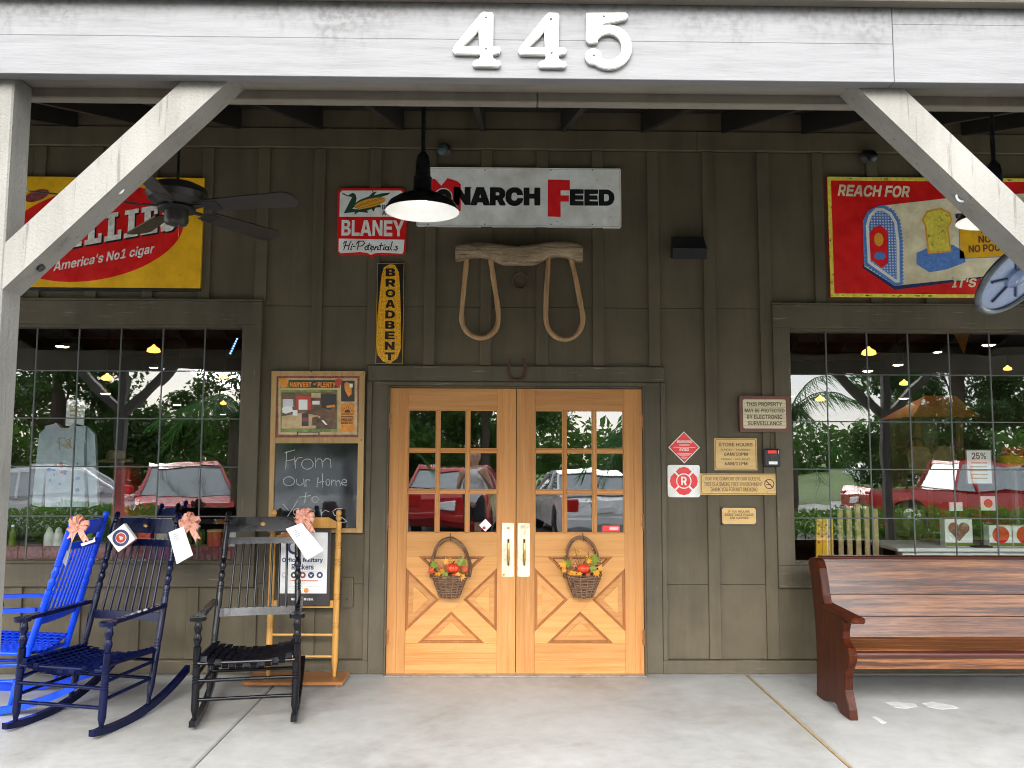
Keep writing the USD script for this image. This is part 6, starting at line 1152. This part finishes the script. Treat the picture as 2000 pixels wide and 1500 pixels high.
def make_tree(name, label, H, R, zlow, mat, seed, nl, loc, cat='tree', group=None):
    r = np.random.default_rng(seed); t = thing(name, label, cat, loc, local=True, group=group)
    part(t, 'trunk', tube(np.array([(0, 0, -.1), (.06*R*.2, .05, H*.25), (-.05*R*.2, .1, H*.55), (.05, 0, H*.85)]), [.05*R+.06, .04*R+.05, .03*R+.03, .03], 8), 'bark', True); L = []
    cl = []
    for k in range(46):
        a = r.uniform(0, 2*math.pi); u = r.uniform(0, 1); z = zlow+(H-zlow)*u; rad = R*(.95-.65*max(0, u-.35)/.65)*(.55+.5*r.uniform()); cl.append((rad*math.cos(a)*.85, rad*math.sin(a)*.85, z, R*r.uniform(.16, .34)))
        if k % 4 == 0: L.append(tube([(0, 0, max(.5, z*.6)), (rad*math.cos(a)*.5, rad*math.sin(a)*.5, z*.85), (rad*math.cos(a)*.8, rad*math.sin(a)*.8, z)], [.05, .03, .015], 5))
    part(t, 'limbs', cat_(L), 'bark')
    cl = np.array(cl)
    def fp(rr_, n):
        k = rr_.integers(0, len(cl), n); d = rr_.normal(size=(n, 3)); d /= np.linalg.norm(d, axis=1)[:, None]; return cl[k, :3]+d*cl[k, 3:]*rr_.uniform(.35, 1.05, (n, 1))*[1, 1, .75]
    part(t, 'crown', leaves(nl, fp, .105, seed+1), mat); return t
T1 = make_tree('oak_tree', 'dark leafy oak tree mirrored in the left part of the left shop window', 8.5, 4.2, .8, 'foliage_dark', 11, 30000, (-14, -20, G0)); T2 = make_tree('maple_tree', 'mid green tree mirrored beside the porch post in the left shop window', 9.5, 3.6, 1.0, 'foliage_mid', 23, 26000, (-8.6, -21.5, G0))
TL = 'dark leafy trees beyond the car park'
for src, nm, lab, x, y, rz, s in ((T1, 'oak_tree', 'dark oak tree mirrored at the right side of the left shop window', -5.2, -22.5, 1.0, 1.0), (T1, 'oak_tree', 'dark oak tree mirrored in the chalkboard', -3.4, -25, 2.1, 1.1), (T2, 'maple_tree', 'green tree mirrored in the upper panes of the left door', -.5, -19.5, .7, .8), (T1, 'oak_tree', 'dark oak tree mirrored in the upper panes of the right door', 7.6, -28, 4.0, .95), (T2, 'maple_tree', 'green tree mirrored behind the left reflected post in the right shop window', 8.2, -30, 2.0, .85), (T1, 'oak_tree', 'dark oak tree mirrored right of the reflected post in the right shop window', 17.8, -26, 5.2, 1.0), (T2, 'maple_tree', 'green tree mirrored at the right end of the right shop window', 23.5, -28, 3.0, 1.05), (T1, 'oak_tree', 'farthest dark oak tree mirrored at the left end of the left shop window', -21, -24, 3.3, 1.15), (T1, 'oak_tree', 'dark oak tree mirrored low behind the far white car', 33, -58, 3.9, 1.0), (T2, 'maple_tree', 'distant tree mirrored over the lawn in the right shop window', 22, -66, 5.9, .9)):
    copies(src, nm, lab, 'tree', (x, y, G0), rz, None, s)
r_ = np.random.default_rng(3)
single('far_woods', leaves(16000, lambda r, n: np.stack([r.uniform(-70, 80, n), r.uniform(-96, -86, n), G0+r.uniform(0, 1, n)**1.3*(4.5+2.5*meshkit.noise(np.stack([r.uniform(-70, 80, n)/6, np.zeros(n), np.zeros(n)], 1), 4))], 1), .55, 5), 'foliage_mid', 'far dark green woods beyond the lawn', 'woods', kind='stuff')
def palm(loc, label, H, seed, n=16):
    r = np.random.default_rng(seed); t = thing('palm_tree', label, 'palm', loc, local=True)
    part(t, 'trunk', tube([(0, 0, -.05), (.03, .02, H*.5), (0, 0, H)], [.13, .10, .09], 9), 'bark', True)
    for k in range(n):
        a = k*2.399+r.uniform(-.2, .2); el_ = r.uniform(.05, 1.35); L = r.uniform(.8, 1.8); dr_ = r.uniform(.6, 1.35); d = np.array([math.cos(a), math.sin(a), 0]); s_ = np.array([-d[1], d[0], 0]); P = [np.array([0, 0, H])+d*L*u*math.cos(el_*(1-u*.4))+np.array([0, 0, L*(math.sin(el_)*u-dr_*u*u)]) for u in np.linspace(0, 1, 12)]; ms = [tube(P, np.linspace(.014, .004, 12), 4)]; V, F = [], []
        for i in range(1, 12):
            for sg in (-1, 1):
                for h in (0, .33, .66):
                    p = P[i]*(1-h)+P[i-1]*h; tip = p+s_*sg*r.uniform(.2, .42)*(1-.55*i/12)+d*.2+np.array([0, 0, -r.uniform(.1, .34)]); b0 = len(V); V += [p-d*.012, p+d*.012, tip]; F.append((b0, b0+1, b0+2))
        ms.append(trimesh.Trimesh(V, F, process=False)); part(t, 'frond', cat_(ms), 'frond_green')
palm((5.15, -8.6, G0), 'feathery palm mirrored at the left edge of the right shop window', 2.5, 4); palm((2.45, -8.6, G0), 'feathery palm mirrored in the right panes of the right door', 2.0, 8); palm((-4.75, -8.8, G0), 'feathery palm mirrored at the right edge of the left shop window', 2.4, 12); palm((-2.6, -8.2, G0), 'feathery palm mirrored in the left panes of the left door', 2.1, 15, 12)

def car(label, loc, rz, mat, kind='sedan'):
    t = thing('parked_car', label, 'pickup truck' if kind == 'pickup' else 'car', loc, rz, local=True)
    S = dict(sedan=([(-2.3, .35), (-2.28, .62), (-2.1, .80), (-1.45, .88), (1.35, .92), (2.2, .86), (2.32, .6), (2.28, .33)], [(-1.5, .86), (-.75, 1.36), (-.3, 1.43), (.6, 1.43), (1.05, 1.36), (1.75, .90)]),
             suv=([(-2.1, .36), (-2.12, .66), (-1.95, .88), (-1.2, .98), (2.0, 1.02), (2.1, .9), (2.12, .36)], [(-1.3, .96), (-.62, 1.50), (-.2, 1.58), (1.5, 1.56), (1.95, 1.02)]),
             hatch=([(-1.9, .34), (-1.92, .62), (-1.75, .80), (-1.05, .90), (1.75, .98), (1.86, .8), (1.86, .34)], [(-1.15, .88), (-.5, 1.38), (-.1, 1.45), (1.1, 1.43), (1.72, .98)]),
             pickup=([(-2.6, .42), (-2.62, .72), (-2.45, .92), (-1.35, 1.0), (2.55, 1.0), (2.62, .8), (2.6, .42)], [(-1.45, .98), (-.85, 1.55), (-.5, 1.63), (.45, 1.62), (.7, 1.0)]))[kind]
    body, cab = S; y0, y1 = body[0][0], body[-1][0]; wr = .33 if kind != 'pickup' else .38; wy = (y0+.85, y1-.85)
    bp = Polygon(body+[(y1-.05, .24), (y0+.05, .24)]).buffer(-.04).buffer(.04, 4)
    for w in wy: bp = bp.difference(Point(w, wr).buffer(wr+.05, 14))
    m = yz_prism(bp, -.86, 1.72); v = np.array(m.vertices); v[:, 0] *= 1-.10*np.clip((np.abs(v[:, 1])-abs(y1)*.62)/(abs(y1)*.38), 0, 1)**1.5; m.vertices = v; part(t, 'body', m, mat, 25)
    def tap(m):
        v = np.array(m.vertices); z0 = cab[0][1]; v[:, 0] *= 1-.24*np.clip((v[:, 2]-z0)/.55, 0, 1.1); m.vertices = v; return m
    cp = Polygon(cab).buffer(-.02).buffer(.02, 4); part(t, 'windows', tap(yz_prism(cp.buffer(-.02), -.83, 1.66)), 'car_glass', 25)
    zt = max(z for _, z in cab); roof = cp.intersection(sbox(-9, zt-.085, 9, 9)); part(t, 'roof', tap(yz_prism(roof, -.845, 1.69)), mat, 25)
    for s in (-1, 1):
        for a, b_ in ((cab[0], cab[1]), (cab[-1], cab[-2]), ((.25, cab[0][1]), (.25, zt-.05))):
            f = lambda q: (s*.84*(1-.24*np.clip((q[1]-cab[0][1])/.55, 0, 1.1)), q[0], q[1]); part(t, 'pillar', tube([f(a), f(b_)], .032, 6), mat)
        for w in wy:
            wh = part(t, 'wheel', lathe([(wr*.7, 0), (wr, .12), (wr, .88), (wr*.7, 1)], (s*.66, w, wr), (s*.87, w, wr), 22), 'tyre', 35); part(wh, 'hubcap', lathe([(wr*.66, 0), (wr*.5, .6), (wr*.12, 1)], (s*.865, w, wr), (s*.885, w, wr), 18), 'chrome', 35)
        part(t, 'headlight', bx(s*.52, s*.78, y0+.02, y0+.12, .58, .72, .02), 'card_white'); part(t, 'taillight', bx(s*.55, s*.80, y1-.08, y1+.015, .66, .90, .02), 'tail_red'); part(t, 'mirror', bx(s*.88, s*1.0, cab[0][0]+.32, cab[0][0]+.42, cab[0][1]+.04, cab[0][1]+.17, .02), mat)
    for yy, nm in ((y0, 'bumper'), (y1, 'bumper')): part(t, nm, bx(-.80, .80, yy-.07 if yy < 0 else yy-.05, yy+.05 if yy < 0 else yy+.07, .36, .54, .03), mat if kind != 'pickup' else 'chrome')
    part(t, 'number_plate', bx(-.18, .18, y1+.02, y1+.075, .62, .74, .004) if True else None, 'card_white'); part(t, 'grille', bx(-.45, .45, y0-.02, y0+.06, .48, .66, .02), 'iron_black')
GZ = G0-.012
# the reflected cars, front (local -y) or rear (local +y) towards the store
car('red hatchback mirrored in the middle of the left shop window', (-6.15, -10.1, GZ), math.radians(180-22), 'car_red', 'suv'); car('white saloon mirrored at the left of the left shop window', (-9.3, -10.9, GZ), math.radians(70), 'car_white', 'sedan'); car('dark maroon pickup mirrored at the right edge of the left shop window', (-5.6, -16.5, GZ), math.radians(10), 'car_maroon', 'pickup'); car('white estate car mirrored in the chalkboard', (-3.3, -10.2, GZ), math.radians(180), 'car_white', 'suv')
car('red hatchback mirrored in the lower panes of the left door', (-.95, -12.4, GZ), math.radians(4), 'car_red', 'hatch'); car('white saloon mirrored in the lower panes of the right door', (1.75, -11.9, GZ), math.radians(-6), 'car_white', 'sedan'); car('grey hatchback at the right edge of the right door reflection', (4.3, -12.2, GZ), math.radians(180), 'car_grey', 'hatch')
car('red pickup mirrored at the right end of the right shop window', (10.6, -12.6, G0-.02), math.radians(90), 'car_red', 'pickup'); car('distant white car mirrored on the far side of the lawn', (24.5, -47, G0-.02), math.radians(90), 'car_white', 'sedan')
# a person beside the photographer, mirrored in the left door
def person():
    ox, oy = -.42, -7.1; t = thing('person', 'person in white sleeveless shirt and dark shorts mirrored in the left door', 'person', (ox, oy, G0+.13), local=True)
    def chain(J, rfn=.016):
        parts_ = []
        for a, b_ in J: 
            (p, r0), (q, r1) = a, b_; s0_ = trimesh.creation.icosphere(2, r0); s0_.apply_translation(p); s1__ = trimesh.creation.icosphere(2, r1); s1__.apply_translation(q); parts_.append(m3.Manifold.hull_points(np.vstack([s0_.vertices, s1__.vertices])))
        u = parts_[0]
        for p in parts_[1:]: u = u+p
        m = tm(u.refine_to_length(.035)); m = trimesh.Trimesh(m.vertices, m.faces, process=True); trimesh.smoothing.filter_taubin(m, iterations=8); return m
    J = {}
    hip, chest, neck, head = (0, 0, .88), (0, 0, 1.18), (0, .0, 1.36), (0, .02, 1.50); body = [((hip, .135), ((0, 0, 1.02), .115)), (((0, 0, 1.02), .115), (chest, .13)), ((chest, .13), (neck, .055)), ((neck, .05), (head, .06)), ((head, .085), ((0, .01, 1.55), .088))]
    for s in (-1, 1):
        sh, elb, wr_ = (s*.165, 0, 1.29), (s*.215, -.02, 1.04), (s*.15, .20, 1.18); body += [((chest, .11), (sh, .055)), ((sh, .052), (elb, .040)), ((elb, .040), (wr_, .027)), ((wr_, .027), ((s*.11, .25, 1.24), .026))]
        for k in range(4): body.append((((s*.11, .25, 1.235+.012*k), .012), ((s*.07, .275, 1.235+.014*k), .009)))
        body.append((((s*.11, .24, 1.245), .012), ((s*.10, .22, 1.29), .010)))
        h_, kn, an = (s*.085, 0, .84), (s*.095, .01, .47), (s*.10, -.02, .08); body += [((h_, .09), (kn, .055)), ((kn, .052), (an, .036)), ((an, .034), ((s*.11, .12, .03), .028))]
    part(t, 'body', chain(body), 'skin', True); part(t, 'shirt', chain([((0, 0, .93), .14), ] and [(((0, 0, .92), .145), ((0, 0, 1.05), .130)), (((0, 0, 1.05), .130), ((0, 0, 1.20), .142)), (((-.10, 0, 1.24), .075), ((.10, 0, 1.24), .075)), (((-.13, 0, 1.28), .06), ((.13, 0, 1.28), .06))]), 'shirt_white', True)
    part(t, 'shorts', chain([(((-.06, 0, .88), .125), ((.06, 0, .88), .125)), (((-.085, 0, .84), .105), ((-.095, .005, .60), .095)), (((.085, 0, .84), .105), ((.095, .005, .60), .095))]), 'shorts_dark', True); part(t, 'hair', chain([(((0, -.02, 1.56), .092), ((0, -.035, 1.50), .085)), (((0, -.03, 1.50), .08), ((0, -.05, 1.40), .05))]), 'hair_brown', True)
    for s in (-1, 1): part(t, 'eye', ico((s*.03, .098, 1.525), .010, 1), 'poster_dark', True); part(t, 'shoe', chain([(((s*.10, -.05, .035), .034), ((s*.11, .13, .028), .030))]), 'card_white', True)
    part(t, 'nose', ico((0, .105, 1.50), .013, 1), 'skin', True)
person()
